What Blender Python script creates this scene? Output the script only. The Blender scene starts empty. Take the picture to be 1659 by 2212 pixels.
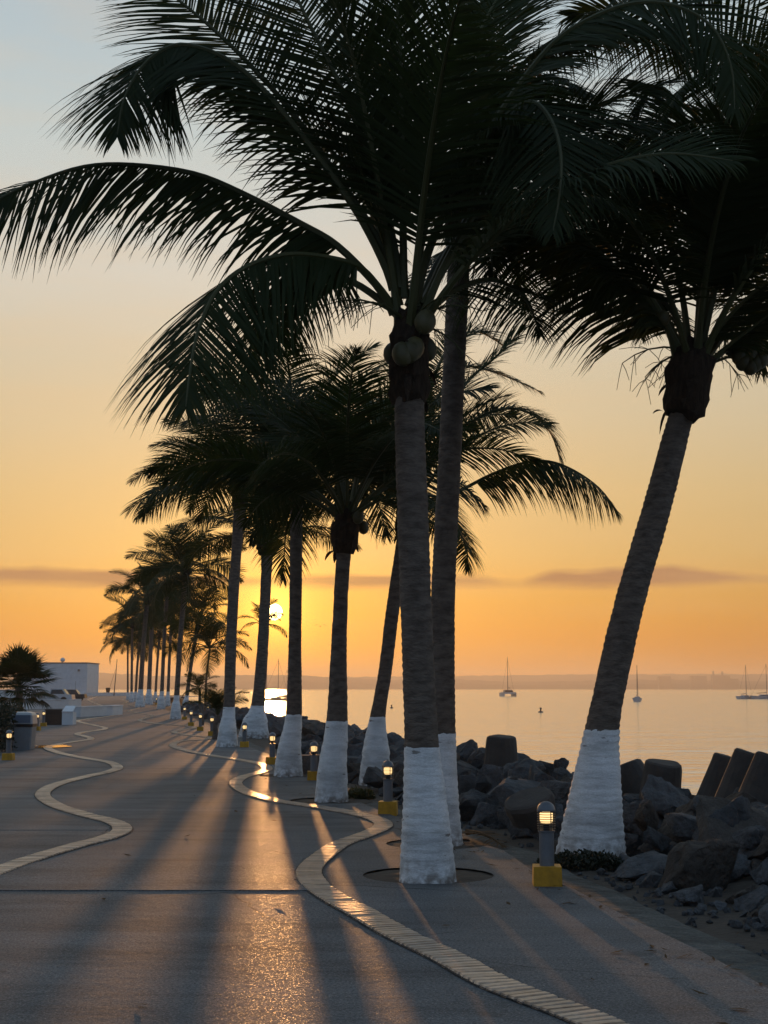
import bpy, bmesh, math, random
from mathutils import Vector, Matrix, noise
R = math.radians
random.seed(7)
sc = bpy.context.scene
COL = sc.collection

# ------------------------------------------------------------------ camera
W0, H0, F0 = 1659.0, 2212.0, 3097.0          # measuring grid laid over the photograph
HOR = 1487.0
TILT = math.atan((HOR - H0/2)/F0)
CAMZ = 1.5
cam_d = bpy.data.cameras.new('camera'); cam = bpy.data.objects.new('camera', cam_d); COL.objects.link(cam)
cam_d.sensor_fit = 'VERTICAL'; cam_d.sensor_height = 36.0; cam_d.lens = 36.0*F0/H0
cam_d.clip_start = 0.05; cam_d.clip_end = 30000
cam.location = (0, 0, CAMZ); cam.rotation_euler = (R(90)+TILT, 0, 0)
sc.camera = cam
FWD = Vector((0, math.cos(TILT), math.sin(TILT))); UP = Vector((0, -math.sin(TILT), math.cos(TILT)))
def ray(x, y): return FWD + Vector((1, 0, 0))*((x-W0/2)/F0) + UP*((H0/2-y)/F0)
def G(x, y, z=0.0):                           # where the sight line meets height z
    d = ray(x, y); t = (z-CAMZ)/d.z
    return Vector((d.x*t, d.y*t, z))
def P(x, y, Y):                               # the sight line at depth Y
    d = ray(x, y); t = Y/d.y
    return Vector((d.x*t, Y, CAMZ+d.z*t))
def PX(px, Y): return px/F0*Y

# ------------------------------------------------------------------ world and sun
SD = ray(592, 1322).normalized()
SUN_EL = math.asin(SD.z); SUN_AZ = math.atan2(SD.x, SD.y)
def lin(r, g, b):
    f = lambda c: (c/255/12.92) if c/255 <= 0.04045 else ((c/255+0.055)/1.055)**2.4
    return (f(r), f(g), f(b), 1)
class NT:
    def __init__(s, t): s.t = t
    def n(s, k, **kw):
        o = s.t.nodes.new(k)
        for a, v in kw.items(): setattr(o, a, v)
        return o
    def l(s, a, b): s.t.links.new(a, b)
    def m(s, op, a, b=None, c=None, clamp=False):
        o = s.n('ShaderNodeMath', operation=op); o.use_clamp = clamp
        for i, v in enumerate((a, b, c)):
            if v is None: continue
            if hasattr(v, 'is_output'): s.l(v, o.inputs[i])
            else: o.inputs[i].default_value = v
        return o.outputs[0]
    def mix(s, f, a, b, bt='MIX'):
        o = s.n('ShaderNodeMix', data_type='RGBA', blend_type=bt)
        for i, v in ((0, f), (6, a), (7, b)):
            if hasattr(v, 'is_output'): s.l(v, o.inputs[i])
            else: o.inputs[i].default_value = v
        return o.outputs[2]
    def ramp(s, f, stops, interp='LINEAR'):
        o = s.n('ShaderNodeValToRGB'); o.color_ramp.interpolation = interp
        e = o.color_ramp.elements
        while len(e) < len(stops): e.new(0.5)
        for i, (p, c) in enumerate(stops):
            e[i].position = p; e[i].color = c if hasattr(c, '__len__') else (c, c, c, 1)
        s.l(f, o.inputs[0]); return o.outputs[0]
world = bpy.data.worlds.new('World'); sc.world = world; world.use_nodes = True
w = NT(world.node_tree); world.node_tree.nodes.clear()
tc = w.n('ShaderNodeTexCoord'); nv = w.n('ShaderNodeVectorMath', operation='NORMALIZE'); w.l(tc.outputs['Generated'], nv.inputs[0])
D = nv.outputs[0]
sx = w.n('ShaderNodeSeparateXYZ'); w.l(D, sx.inputs[0])
el = w.m('MULTIPLY', w.m('ARCSINE', sx.outputs[2]), 180/math.pi)      # elevation in degrees
elr = w.m('DIVIDE', el, 90.0, clamp=True)
def st(deg, *c): return (deg/90.0, lin(*c))
east = w.ramp(elr, [st(0, 194, 119, 24), st(2, 198, 126, 30), st(3.6, 200, 146, 66), st(5.3, 203, 168, 108), st(7.8, 206, 180, 131), st(10.3, 206, 189, 154), st(12.8, 206, 196, 171),
                    st(16.3, 212, 210, 199), st(21.6, 198, 210, 210), st(26.7, 182, 200, 209), st(45, 138, 165, 190), st(90, 100, 132, 166)])
west = w.ramp(elr, [st(0, 104, 122, 150), st(6, 126, 140, 164), st(14, 128, 150, 178), st(30, 122, 152, 184), st(50, 116, 148, 180), st(90, 100, 132, 166)])
hl = w.m('SQRT', w.m('ADD', w.m('MULTIPLY', sx.outputs[0], sx.outputs[0]), w.m('MULTIPLY', sx.outputs[1], sx.outputs[1])))
shx, shy = math.sin(SUN_AZ), math.cos(SUN_AZ)
ca = w.m('DIVIDE', w.m('ADD', w.m('MULTIPLY', sx.outputs[0], shx), w.m('MULTIPLY', sx.outputs[1], shy)), w.m('MAXIMUM', hl, 0.001))
ef = w.n('ShaderNodeMapRange', interpolation_type='SMOOTHSTEP'); w.l(ca, ef.inputs[0]); ef.inputs[1].default_value = -0.35; ef.inputs[2].default_value = 0.95
base = w.mix(ef.outputs[0], west, east)
# a physical sky mixed in
sky = w.n('ShaderNodeTexSky', sky_type='NISHITA'); sky.sun_disc = False; sky.sun_elevation = SUN_EL; sky.sun_rotation = SUN_AZ
sky.dust_density = 2.0
skm = w.mix(1.0, sky.outputs[0], (0.12, 0.12, 0.12, 1), 'MULTIPLY')
base = w.mix(0.12, base, skm)
# low bank of stratus, laid out in azimuth and elevation
az = w.m('MULTIPLY', w.m('ARCTAN2', sx.outputs[0], sx.outputs[1]), 180/math.pi)
cv = w.n('ShaderNodeCombineXYZ'); w.l(w.m('MULTIPLY', az, 0.16), cv.inputs[0]); w.l(w.m('MULTIPLY', el, 0.9), cv.inputs[1])
cn = w.n('ShaderNodeTexNoise'); w.l(cv.outputs[0], cn.inputs[0]); cn.inputs['Scale'].default_value = 1.0; cn.inputs['Detail'].default_value = 5
cv2 = w.n('ShaderNodeCombineXYZ'); w.l(w.m('MULTIPLY', az, 0.13), cv2.inputs[0]); cv2.inputs[1].default_value = 3.3
cn2 = w.n('ShaderNodeTexNoise'); w.l(cv2.outputs[0], cn2.inputs[0]); cn2.inputs['Scale'].default_value = 1.0; cn2.inputs['Detail'].default_value = 4
topv = w.m('ADD', 4.62, w.m('MULTIPLY', w.m('SUBTRACT', cn2.outputs[0], 0.5), 1.7))       # cloud top, degrees
topm = w.m('SMOOTH_MIN', 1.0, w.m('MAXIMUM', w.m('MULTIPLY', w.m('SUBTRACT', w.m('ADD', topv, w.m('MULTIPLY', w.m('SUBTRACT', cn.outputs[0], 0.5), 0.8)), el), 3.6), 0.0), 0.1)
botm = w.m('MULTIPLY', w.m('SUBTRACT', el, w.m('SUBTRACT', 3.85, w.m('MULTIPLY', w.m('SUBTRACT', cn.outputs[0], 0.5), 0.5))), 2.6, clamp=True)
cm = w.m('MULTIPLY', w.m('MULTIPLY', topm, botm, clamp=True), w.m('ADD', 0.45, w.m('MULTIPLY', cn.outputs[0], 1.0)), clamp=True)
base = w.mix(w.m('MULTIPLY', cm, 0.8), base, lin(166, 116, 88))
# thin streaks of cirrus
cv3 = w.n('ShaderNodeCombineXYZ'); w.l(w.m('MULTIPLY', az, 0.12), cv3.inputs[0]); w.l(w.m('MULTIPLY', el, 0.8), cv3.inputs[1])
cn3 = w.n('ShaderNodeTexNoise'); w.l(cv3.outputs[0], cn3.inputs[0]); cn3.inputs['Scale'].default_value = 0.9; cn3.inputs['Detail'].default_value = 6
base = w.mix(w.m('MULTIPLY', w.m('SUBTRACT', cn3.outputs[0], 0.45, clamp=True), 0.5), base, lin(238, 196, 140))
# the sun's aureole and its disc
dt = w.n('ShaderNodeVectorMath', operation='DOT_PRODUCT'); w.l(D, dt.inputs[0]); dt.inputs[1].default_value = SD
th = w.m('MULTIPLY', w.m('ARCCOSINE', w.m('MINIMUM', dt.outputs[1], 1.0)), 180/math.pi)
g1 = w.m('EXPONENT', w.m('MULTIPLY', th, -1/0.7)); g2 = w.m('EXPONENT', w.m('MULTIPLY', th, -1/2.8))
glow = w.mix(1.0, w.mix(1.0, (2.4, 1.35, 0.22, 1), g1, 'MULTIPLY'), w.mix(1.0, (0.50, 0.24, 0.0, 1), g2, 'MULTIPLY'), 'ADD')
base = w.mix(1.0, base, glow, 'ADD')
disc = w.m('LESS_THAN', th, 0.33)
base = w.mix(1.0, base, w.mix(1.0, (14.0, 9.0, 3.6, 1), disc, 'MULTIPLY'), 'ADD')
bg = w.n('ShaderNodeBackground'); w.l(base, bg.inputs[0]); bg.inputs[1].default_value = 1.0
wo = w.n('ShaderNodeOutputWorld'); w.l(bg.outputs[0], wo.inputs[0])
world.cycles.sampling_method = 'MANUAL'; world.cycles.sample_map_resolution = 1024

sun_d = bpy.data.lights.new('sun', 'SUN'); sun = bpy.data.objects.new('sun', sun_d); COL.objects.link(sun)
sun_d.energy = 1.75; sun_d.angle = R(0.53); sun_d.color = (1.0, 0.47, 0.16)
sun.rotation_euler = (-SD).to_track_quat('-Z', 'Y').to_euler()
sun.location = (0, 0, 50)

sc.view_settings.view_transform = 'Standard'; sc.view_settings.look = 'None'
sc.view_settings.exposure = 0.0; sc.view_settings.gamma = 1.0; sc.view_settings.use_curve_mapping = False
sc.render.engine = 'CYCLES'
cy = sc.cycles
cy.use_denoising = True; cy.max_bounces = 6; cy.diffuse_bounces = 3; cy.glossy_bounces = 3; cy.transmission_bounces = 4
cy.volume_bounces = 0; cy.transparent_max_bounces = 8; cy.sample_clamp_indirect = 4.0

# ------------------------------------------------------------------ helpers
def link(o, parent=None):
    COL.objects.link(o)
    if parent is not None: o.parent = parent
    return o
def tag(o, label=None, cat=None, group=None, kind=None):
    if label: o['label'] = label
    if cat: o['category'] = cat
    if group: o['group'] = group
    if kind: o['kind'] = kind
    return o
def empty(name, loc=(0, 0, 0), label=None, cat=None, group=None, rz=0):
    o = bpy.data.objects.new(name, None); o.location = loc; o.rotation_euler = (0, 0, rz); o.empty_display_size = 0.2
    link(o); return tag(o, label, cat, group)
def mk(name, verts, faces, mat, parent=None, smooth=False, loc=None):
    me = bpy.data.meshes.new(name); me.from_pydata([tuple(v) for v in verts], [], faces); me.update()
    if mat is not None: me.materials.append(mat)
    if smooth: me.polygons.foreach_set('use_smooth', [True]*len(me.polygons))
    o = bpy.data.objects.new(name, me)
    if loc is not None: o.location = loc
    return link(o, parent)
def inst(name, me, parent=None, loc=(0, 0, 0), rot=(0, 0, 0), scale=(1, 1, 1)):
    o = bpy.data.objects.new(name, me); o.location = loc; o.rotation_euler = rot; o.scale = scale
    return link(o, parent)
class MB:
    def __init__(s): s.v = []; s.f = []
    def add(s, v, f):
        b = len(s.v); s.v += [Vector(p) for p in v]; s.f += [tuple(i+b for i in q) for q in f]
    def box(s, x0, x1, y0, y1, z0, z1, t=0.0):
        c = t
        s.add([(x0, y0, z0), (x1, y0, z0), (x1, y1, z0), (x0, y1, z0), (x0+c, y0+c, z1), (x1-c, y0+c, z1), (x1-c, y1-c, z1), (x0+c, y1-c, z1)],
              [(3, 2, 1, 0), (4, 5, 6, 7), (0, 1, 5, 4), (1, 2, 6, 5), (2, 3, 7, 6), (3, 0, 4, 7)])
    def tube(s, pts, rad, n=8, cap=True):
        pts = [Vector(p) for p in pts]; rows = []
        ref = None
        for i, p in enumerate(pts):
            t = (pts[min(i+1, len(pts)-1)]-pts[max(i-1, 0)]).normalized()
            if ref is None: ref = Vector((1, 0, 0)) if abs(t.x) < 0.8 else Vector((0, 1, 0))
            a = (ref - t*ref.dot(t)).normalized(); b = t.cross(a); ref = a
            r = rad[i] if hasattr(rad, '__len__') else rad
            rows.append([p+(a*math.cos(k*2*math.pi/n)+b*math.sin(k*2*math.pi/n))*r for k in range(n)])
        v = [q for r_ in rows for q in r_]; f = []
        for i in range(len(rows)-1):
            for k in range(n):
                f.append((i*n+k, i*n+(k+1) % n, (i+1)*n+(k+1) % n, (i+1)*n+k))
        if cap:
            f.append(tuple(range(n-1, -1, -1))); f.append(tuple((len(rows)-1)*n+k for k in range(n)))
        s.add(v, f)
    def lathe(s, prof, n=20, o=(0, 0, 0)):
        o = Vector(o); v = []; f = []
        for (r, z) in prof:
            for k in range(n): v.append(o+Vector((r*math.cos(k*2*math.pi/n), r*math.sin(k*2*math.pi/n), z)))
        for i in range(len(prof)-1):
            for k in range(n): f.append((i*n+k, i*n+(k+1) % n, (i+1)*n+(k+1) % n, (i+1)*n+k))
        f.append(tuple(range(n-1, -1, -1))); f.append(tuple((len(prof)-1)*n+k for k in range(n)))
        s.add(v, f)
    def build(s, name, mat, parent=None, smooth=False, loc=None): return mk(name, s.v, s.f, mat, parent, smooth, loc)
def spline(pts, per=8):
    pts = [Vector(p) for p in pts]; out = []
    for i in range(len(pts)-1):
        p0 = pts[max(i-1, 0)]; p1 = pts[i]; p2 = pts[i+1]; p3 = pts[min(i+2, len(pts)-1)]
        for k in range(per):
            t = k/per
            out.append(0.5*((2*p1)+(p2-p0)*t+(2*p0-5*p1+4*p2-p3)*t*t+(3*p1-p0-3*p2+p3)*t**3))
    out.append(pts[-1]); return out
def interp(tab, x):
    if x <= tab[0][0]: return tab[0][1]
    for (a, b), (c, d) in zip(tab, tab[1:]):
        if x <= c: return b+(d-b)*(x-a)/max(c-a, 1e-9)
    return tab[-1][1]
def resample(pts, step):
    out = [pts[0].copy()]; acc = 0.0
    for a, b in zip(pts, pts[1:]):
        d = (b-a).length
        while acc+d >= step:
            t = (step-acc)/d; a = a+(b-a)*t; d = (b-a).length; acc = 0.0; out.append(a.copy())
        acc += d
    return out

# ------------------------------------------------------------------ materials
def mat(name, col, rough=0.8, var=0.0, vs=3.0, col2=None, bump=0.0, bs=20.0, spec=0.5, rnd=0.0, metal=0.0, fine=0.0, fs=200.0, stretch=None, detail=5, trans=0.0, emit=None, es=0.0, glitter=0.0, speck=0.0, bd=0.02, crack=False, grime=False):
    m = bpy.data.materials.new(name); m.use_nodes = True; t = NT(m.node_tree); nd = m.node_tree.nodes
    b = nd['Principled BSDF']
    b.inputs['Roughness'].default_value = rough; b.inputs['Specular IOR Level'].default_value = spec; b.inputs['Metallic'].default_value = metal
    co = t.n('ShaderNodeTexCoord'); vec = co.outputs['Object']
    if stretch:
        mp = t.n('ShaderNodeMapping'); t.l(vec, mp.inputs[0]); mp.inputs['Scale'].default_value = stretch; vec = mp.outputs[0]
    c = (*col, 1)
    out = None
    if var or col2:
        nz = t.n('ShaderNodeTexNoise'); t.l(vec, nz.inputs[0]); nz.inputs['Scale'].default_value = vs; nz.inputs['Detail'].default_value = detail; nz.inputs['Roughness'].default_value = 0.62
        c2 = (*(col2 or tuple(x*(1-var) for x in col)), 1)
        f = t.ramp(nz.outputs[0], [(0.35, 0.0), (0.68, 1.0)])
        out = t.mix(f, c, c2)
    if rnd:
        oi = t.n('ShaderNodeObjectInfo')
        k = t.m('ADD', 1-rnd, t.m('MULTIPLY', oi.outputs['Random'], 2*rnd))
        cc = t.n('ShaderNodeCombineColor'); [t.l(k, cc.inputs[i]) for i in range(3)]
        out = t.mix(1.0, out if out is not None else c, cc.outputs[0], 'MULTIPLY')
    if speck:
        nz = t.n('ShaderNodeTexNoise'); t.l(vec, nz.inputs[0]); nz.inputs['Scale'].default_value = 55; nz.inputs['Detail'].default_value = 3; nz.inputs['Roughness'].default_value = 0.8
        k = t.ramp(nz.outputs[0], [(0.36, 1-speck), (0.5, 1.0), (0.66, 1+speck)])
        out = t.mix(1.0, out if out is not None else c, k, 'MULTIPLY')
        mp = t.n('ShaderNodeMapping'); t.l(vec, mp.inputs[0]); mp.inputs['Scale'].default_value = (0.35, 1.6, 1)
        nz = t.n('ShaderNodeTexNoise'); t.l(mp.outputs[0], nz.inputs[0]); nz.inputs['Scale'].default_value = 1.3; nz.inputs['Detail'].default_value = 7; nz.inputs['Roughness'].default_value = 0.7
        out = t.mix(1.0, out, t.ramp(nz.outputs[0], [(0.34, 0.66), (0.5, 1.0), (0.7, 1.14)]), 'MULTIPLY')
    if crack:                                     # hairline cracks and old spills
        nz = t.n('ShaderNodeTexNoise'); t.l(vec, nz.inputs[0]); nz.inputs['Scale'].default_value = 2.0; nz.inputs['Detail'].default_value = 5
        vm = t.n('ShaderNodeMix', data_type='VECTOR'); vm.inputs[0].default_value = 0.16; t.l(vec, vm.inputs[4]); t.l(nz.outputs[1], vm.inputs[5])
        vo_ = t.n('ShaderNodeTexVoronoi', feature='DISTANCE_TO_EDGE'); vo_.inputs['Scale'].default_value = 0.42; t.l(vm.outputs[1], vo_.inputs[0])
        nk = t.n('ShaderNodeTexNoise'); t.l(vec, nk.inputs[0]); nk.inputs['Scale'].default_value = 0.35; nk.inputs['Detail'].default_value = 3
        ck = t.m('MULTIPLY', t.m('LESS_THAN', vo_.outputs[0], 0.0022), t.ramp(nk.outputs[0], [(0.5, 0.0), (0.56, 0.75)]))
        out = t.mix(ck, out, (0.025, 0.025, 0.025, 1))
        ns = t.n('ShaderNodeTexNoise'); t.l(vec, ns.inputs[0]); ns.inputs['Scale'].default_value = 1.7; ns.inputs['Detail'].default_value = 4; ns.inputs['Distortion'].default_value = 0.6
        out = t.mix(t.ramp(ns.outputs[0], [(0.66, 0.0), (0.70, 0.45)]), out, (0.06, 0.058, 0.055, 1))
    if grime:                                     # soil splashed on the foot of the limewash, bark showing through scuffs
        sp = t.n('ShaderNodeSeparateXYZ'); t.l(co.outputs['Object'], sp.inputs[0])
        ng = t.n('ShaderNodeTexNoise'); t.l(co.outputs['Object'], ng.inputs[0]); ng.inputs['Scale'].default_value = 14; ng.inputs['Detail'].default_value = 6
        g_ = t.m('MULTIPLY', t.m('SUBTRACT', 1.0, t.m('DIVIDE', sp.outputs[2], 0.22), clamp=True), t.ramp(ng.outputs[0], [(0.38, 0.0), (0.62, 0.9)]))
        out = t.mix(g_, out, (0.17, 0.13, 0.10, 1))
        nb = t.n('ShaderNodeTexNoise'); mp = t.n('ShaderNodeMapping'); t.l(co.outputs['Object'], mp.inputs[0]); mp.inputs['Scale'].default_value = (5, 5, 16); t.l(mp.outputs[0], nb.inputs[0]); nb.inputs['Scale'].default_value = 1.0; nb.inputs['Detail'].default_value = 6
        out = t.mix(t.ramp(nb.outputs[0], [(0.66, 0.0), (0.70, 0.8)]), out, (0.16, 0.14, 0.12, 1))
    if out is not None: t.l(out, b.inputs['Base Color'])
    else: b.inputs['Base Color'].default_value = c
    if glitter:                                   # polished aggregate grains in a matt surface
        nz = t.n('ShaderNodeTexNoise'); t.l(vec, nz.inputs[0]); nz.inputs['Scale'].default_value = 110; nz.inputs['Detail'].default_value = 2
        t.l(t.ramp(nz.outputs[0], [(0.60, rough), (0.67, glitter)]), b.inputs['Roughness'])
    nrm = None
    if bump:
        nz = t.n('ShaderNodeTexNoise'); t.l(vec, nz.inputs[0]); nz.inputs['Scale'].default_value = bs; nz.inputs['Detail'].default_value = 6
        bp = t.n('ShaderNodeBump'); bp.inputs['Strength'].default_value = bump; bp.inputs['Distance'].default_value = bd; t.l(nz.outputs[0], bp.inputs['Height']); nrm = bp.outputs[0]
    if fine:
        nz = t.n('ShaderNodeTexNoise'); t.l(vec, nz.inputs[0]); nz.inputs['Scale'].default_value = fs; nz.inputs['Detail'].default_value = 2
        bp = t.n('ShaderNodeBump'); bp.inputs['Strength'].default_value = fine; bp.inputs['Distance'].default_value = 0.004; t.l(nz.outputs[0], bp.inputs['Height'])
        if nrm is not None: t.l(nrm, bp.inputs['Normal'])
        nrm = bp.outputs[0]
    if nrm is not None: t.l(nrm, b.inputs['Normal'])
    if emit: b.inputs['Emission Color'].default_value = (*emit, 1); b.inputs['Emission Strength'].default_value = es
    if trans:
        tr = t.n('ShaderNodeBsdfTranslucent'); tr.inputs[0].default_value = (col[0]*1.6, col[1]*1.5, col[2]*0.8, 1)
        ms = t.n('ShaderNodeMixShader'); ms.inputs[0].default_value = trans
        t.l(b.outputs[0], ms.inputs[1]); t.l(tr.outputs[0], ms.inputs[2]); t.l(ms.outputs[0], nd['Material Output'].inputs[0])
    return m
M = {}
M['concrete'] = mat('concrete', (0.15, 0.153, 0.153), 0.70, col2=(0.10, 0.102, 0.103), vs=0.8, bump=0.3, bs=9, fine=0.5, fs=140, rnd=0.10, detail=9, spec=0.13, glitter=0.36, speck=0.5, crack=True)
M['bed'] = mat('bed', (0.03, 0.029, 0.028), 0.95)
M['brick'] = mat('brick', (0.62, 0.46, 0.33), 0.34, col2=(0.40, 0.28, 0.19), vs=7, bump=0.4, bs=30, rnd=0.22, spec=0.6, stretch=(1, 5, 1))
M['bandjoint'] = mat('bandjoint', (0.06, 0.046, 0.038), 0.85, bump=0.5, bs=60)
M['kerb'] = mat('kerb', (0.115, 0.113, 0.10), 0.9, col2=(0.045, 0.047, 0.04), vs=3.5, bump=1.0, bs=10, bd=0.05, fine=0.8, fs=90, speck=0.4)
M['soil'] = mat('soil', (0.07, 0.052, 0.038), 0.95, col2=(0.06, 0.048, 0.035), vs=3, bump=1.0, bs=16, fine=1.0, fs=80)
M['paint'] = mat('paint', (0.80, 0.80, 0.80), 0.75, col2=(0.62, 0.62, 0.60), vs=4, bump=0.4, bs=18, fine=0.35, fs=90, stretch=(1, 1, 3.2), spec=0.25, speck=0.16, grime=True)
M['bark'] = mat('bark', (0.19, 0.15, 0.12), 0.9, col2=(0.085, 0.066, 0.053), vs=7, bump=0.9, bs=22, stretch=(1, 1, 2.5), spec=0.2)
M['fibre'] = mat('fibre', (0.06, 0.04, 0.028), 0.95, col2=(0.03, 0.022, 0.016), vs=9, bump=1.0, bs=30, stretch=(3, 3, 0.6), spec=0.1)
M['leaf'] = mat('leaf', (0.026, 0.036, 0.012), 0.65, rnd=0.25, spec=0.15, trans=0.3)
M['rachis'] = mat('rachis', (0.06, 0.06, 0.02), 0.6, rnd=0.2, spec=0.3)
M['dead'] = mat('dead', (0.11, 0.07, 0.04), 0.85, rnd=0.2, spec=0.1, trans=0.2)
M['coconut'] = mat('coconut', (0.075, 0.062, 0.018), 0.55, col2=(0.05, 0.042, 0.014), vs=9, rnd=0.2)
M['rock'] = mat('rock', (0.115, 0.118, 0.122), 0.9, col2=(0.05, 0.05, 0.05), vs=1.8, bump=1.0, bs=4, bd=0.09, speck=0.35, fine=0.9, fs=60, rnd=0.3, detail=8, spec=0.4)
M['rockb'] = mat('rockb', (0.115, 0.097, 0.08), 0.9, col2=(0.05, 0.042, 0.036), vs=2.0, bump=1.0, bs=4, bd=0.09, speck=0.35, fine=0.9, fs=60, rnd=0.3, detail=8, spec=0.35)
M['rubble'] = mat('rubble', (0.055, 0.05, 0.046), 0.95, col2=(0.03, 0.028, 0.026), vs=2, bump=1.0, bs=6)
M['armour'] = mat('armour', (0.075, 0.066, 0.058), 0.9, col2=(0.045, 0.04, 0.036), vs=2.5, bump=0.8, bs=12, fine=0.6, fs=70, rnd=0.15)
M['shrub'] = mat('shrub', (0.022, 0.028, 0.013), 0.6, rnd=0.2, trans=0.15)
M['grass'] = mat('grass', (0.05, 0.055, 0.02), 0.7, rnd=0.2, trans=0.2)
M['post'] = mat('post', (0.17, 0.18, 0.195), 0.45, metal=0.3, var=0.2, vs=12, rnd=0.06)
M['cage'] = mat('cage', (0.06, 0.06, 0.062), 0.4, metal=0.4)
M['yellow'] = mat('yellow', (0.62, 0.31, 0.012), 0.6, var=0.35, vs=12, bump=0.3, bs=30, rnd=0.1)
M['bulb'] = mat('bulb', (0.8, 0.7, 0.5), 0.5, emit=(1.0, 0.66, 0.28), es=1.7)
M['white'] = mat('white', (0.72, 0.72, 0.72), 0.7, var=0.15, vs=1.5, bump=0.2, bs=20)
M['coping'] = mat('coping', (0.2, 0.17, 0.15), 0.7)
M['binbody'] = mat('binbody', (0.26, 0.27, 0.28), 0.5, var=0.15, vs=6)
M['binlid'] = mat('binlid', (0.12, 0.15, 0.2), 0.4)
M['binrim'] = mat('binrim', (0.4, 0.4, 0.4), 0.35, spec=0.6)
M['black'] = mat('black', (0.012, 0.012, 0.014), 0.35)
M['wood'] = mat('wood', (0.06, 0.035, 0.022), 0.7, var=0.4, vs=8, stretch=(0.6, 6, 6), rnd=0.2)
M['carpaint'] = mat('carpaint', (0.45, 0.46, 0.47), 0.25, metal=0.2)
M['glass'] = mat('glass', (0.02, 0.025, 0.03), 0.08)
M['hull'] = mat('hull', (0.42, 0.42, 0.42), 0.4, var=0.1, vs=0.5)
M['hulldark'] = mat('hulldark', (0.06, 0.07, 0.1), 0.35)
M['mast'] = mat('mast', (0.10, 0.10, 0.10), 0.4, metal=0.4)
M['hill'] = mat('hill', (0.035, 0.045, 0.03), 0.95, var=0.4, vs=0.01)
M['town'] = mat('town', (0.07, 0.06, 0.055), 0.9, rnd=0.2)
M['townglass'] = mat('townglass', (0.03, 0.03, 0.035), 0.3)
M['bird'] = mat('bird', (0.03, 0.03, 0.032), 0.8)
# water
m = bpy.data.materials.new('sea'); m.use_nodes = True; t = NT(m.node_tree); b = m.node_tree.nodes['Principled BSDF']
b.inputs['Base Color'].default_value = (0.55, 0.6, 0.6, 1); b.inputs['Metallic'].default_value = 0.85; b.inputs['Roughness'].default_value = 0.12; b.inputs['IOR'].default_value = 1.9
co = t.n('ShaderNodeTexCoord'); hs = []
for sc_, s_, d_ in (((0.05, 0.16, 1), 1.0, 3), ((0.35, 0.9, 1), 1.0, 4), ((2.0, 3.4, 1), 1.0, 3)):
    mp = t.n('ShaderNodeMapping'); t.l(co.outputs['Object'], mp.inputs[0]); mp.inputs['Scale'].default_value = sc_; mp.inputs['Rotation'].default_value = (0, 0, R(8))
    nz = t.n('ShaderNodeTexNoise'); t.l(mp.outputs[0], nz.inputs[0]); nz.inputs['Scale'].default_value = s_; nz.inputs['Detail'].default_value = d_; nz.inputs['Distortion'].default_value = 0.4; hs.append(nz.outputs[0])
hh = t.m('ADD', t.m('ADD', t.m('MULTIPLY', hs[0], 1.2), t.m('MULTIPLY', hs[1], 0.8)), t.m('MULTIPLY', hs[2], 0.10))
bp = t.n('ShaderNodeBump'); bp.inputs['Strength'].default_value = 1.0; bp.inputs['Distance'].default_value = 0.35; t.l(hh, bp.inputs['Height']); t.l(bp.outputs[0], b.inputs['Normal'])
M['sea'] = m
M['puddle'] = mat('puddle', (0.03, 0.03, 0.03), 0.03, spec=0.6)

# ------------------------------------------------------------------ the setting: curves of the promenade
SEAZ = -2.0
bandR = [G(x, y) for x, y in [(1560, 2330), (1390, 2255), (1240, 2190), (1078, 2129), (970, 2071), (865, 2021), (782, 1974), (717, 1938), (678, 1908), (668, 1880), (696, 1851), (735, 1824), (785, 1806), (828, 1785), (806, 1768),
        (735, 1752), (678, 1743), (594, 1730), (538, 1714), (509, 1694), (524, 1680), (562, 1669), (577, 1661), (562, 1651), (524, 1643), (454, 1632), (400, 1621), (374, 1611), (388, 1602), (440, 1598), (455, 1594),
        (403, 1588), (376, 1582), (395, 1577), (420, 1572.5), (395, 1568), (336, 1563.5), (302, 1557), (312, 1552), (330, 1548), (320, 1544), (294, 1540), (278, 1536), (290, 1532), (300, 1528), (280, 1523), (268, 1519), (276, 1515), (262, 1511)]]
bandL = [G(x, y) for x, y in [(-330, 2030), (-150, 1945), (0, 1881), (80, 1853), (160, 1829), (236, 1809), (264, 1793), (246, 1777), (180, 1760), (120, 1740), (92, 1717), (118, 1697), (180, 1680), (238, 1667), (254, 1658), (234, 1647), (180, 1638), (128, 1627), (103, 1616),
        (128, 1608), (160, 1603), (196, 1597), (184, 1591), (167, 1587), (178, 1582.5), (212, 1578), (228, 1573.5), (208, 1568), (168, 1558.5), (186, 1554), (238, 1547), (246, 1543), (225, 1538), (200, 1534), (212, 1529), (222, 1525), (210, 1521), (190, 1512), (196, 1509), (210, 1505)]]
cR = spline(bandR, 10); cL = spline(bandL, 10)
def func_of_y(pts):
    tab = []; last = -1e9
    for p in pts:
        if p.y > last+1e-4: tab.append((p.y, p.x)); last = p.y
    return tab
tR, tL = func_of_y(cR), func_of_y(cL)
def gR(y):
    if y < tR[0][0]: return tR[0][1]+(tR[0][0]-y)*0.6
    return interp(tR, y)
def gL(y):
    if y < tL[0][0]: return tL[0][1]-(tL[0][0]-y)*0.35
    return interp(tL, y)
ED = [(-12, 5.2), (2, 3.0), (5, 2.42)]+sorted([(p.y, p.x) for p in (G(x, y) for x, y in [(1659, 2136), (1512, 2053), (1352, 1979), (1224, 1912), (1150, 1880), (1088, 1837), (1010, 1812), (905, 1776), (850, 1762), (765, 1728), (690, 1690), (640, 1665), (580, 1630), (525, 1607), (488, 1583), (440, 1562), (400, 1547), (345, 1530), (300, 1514), (284, 1505)])])
def ed(y):
    return interp(ED, y)

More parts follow.
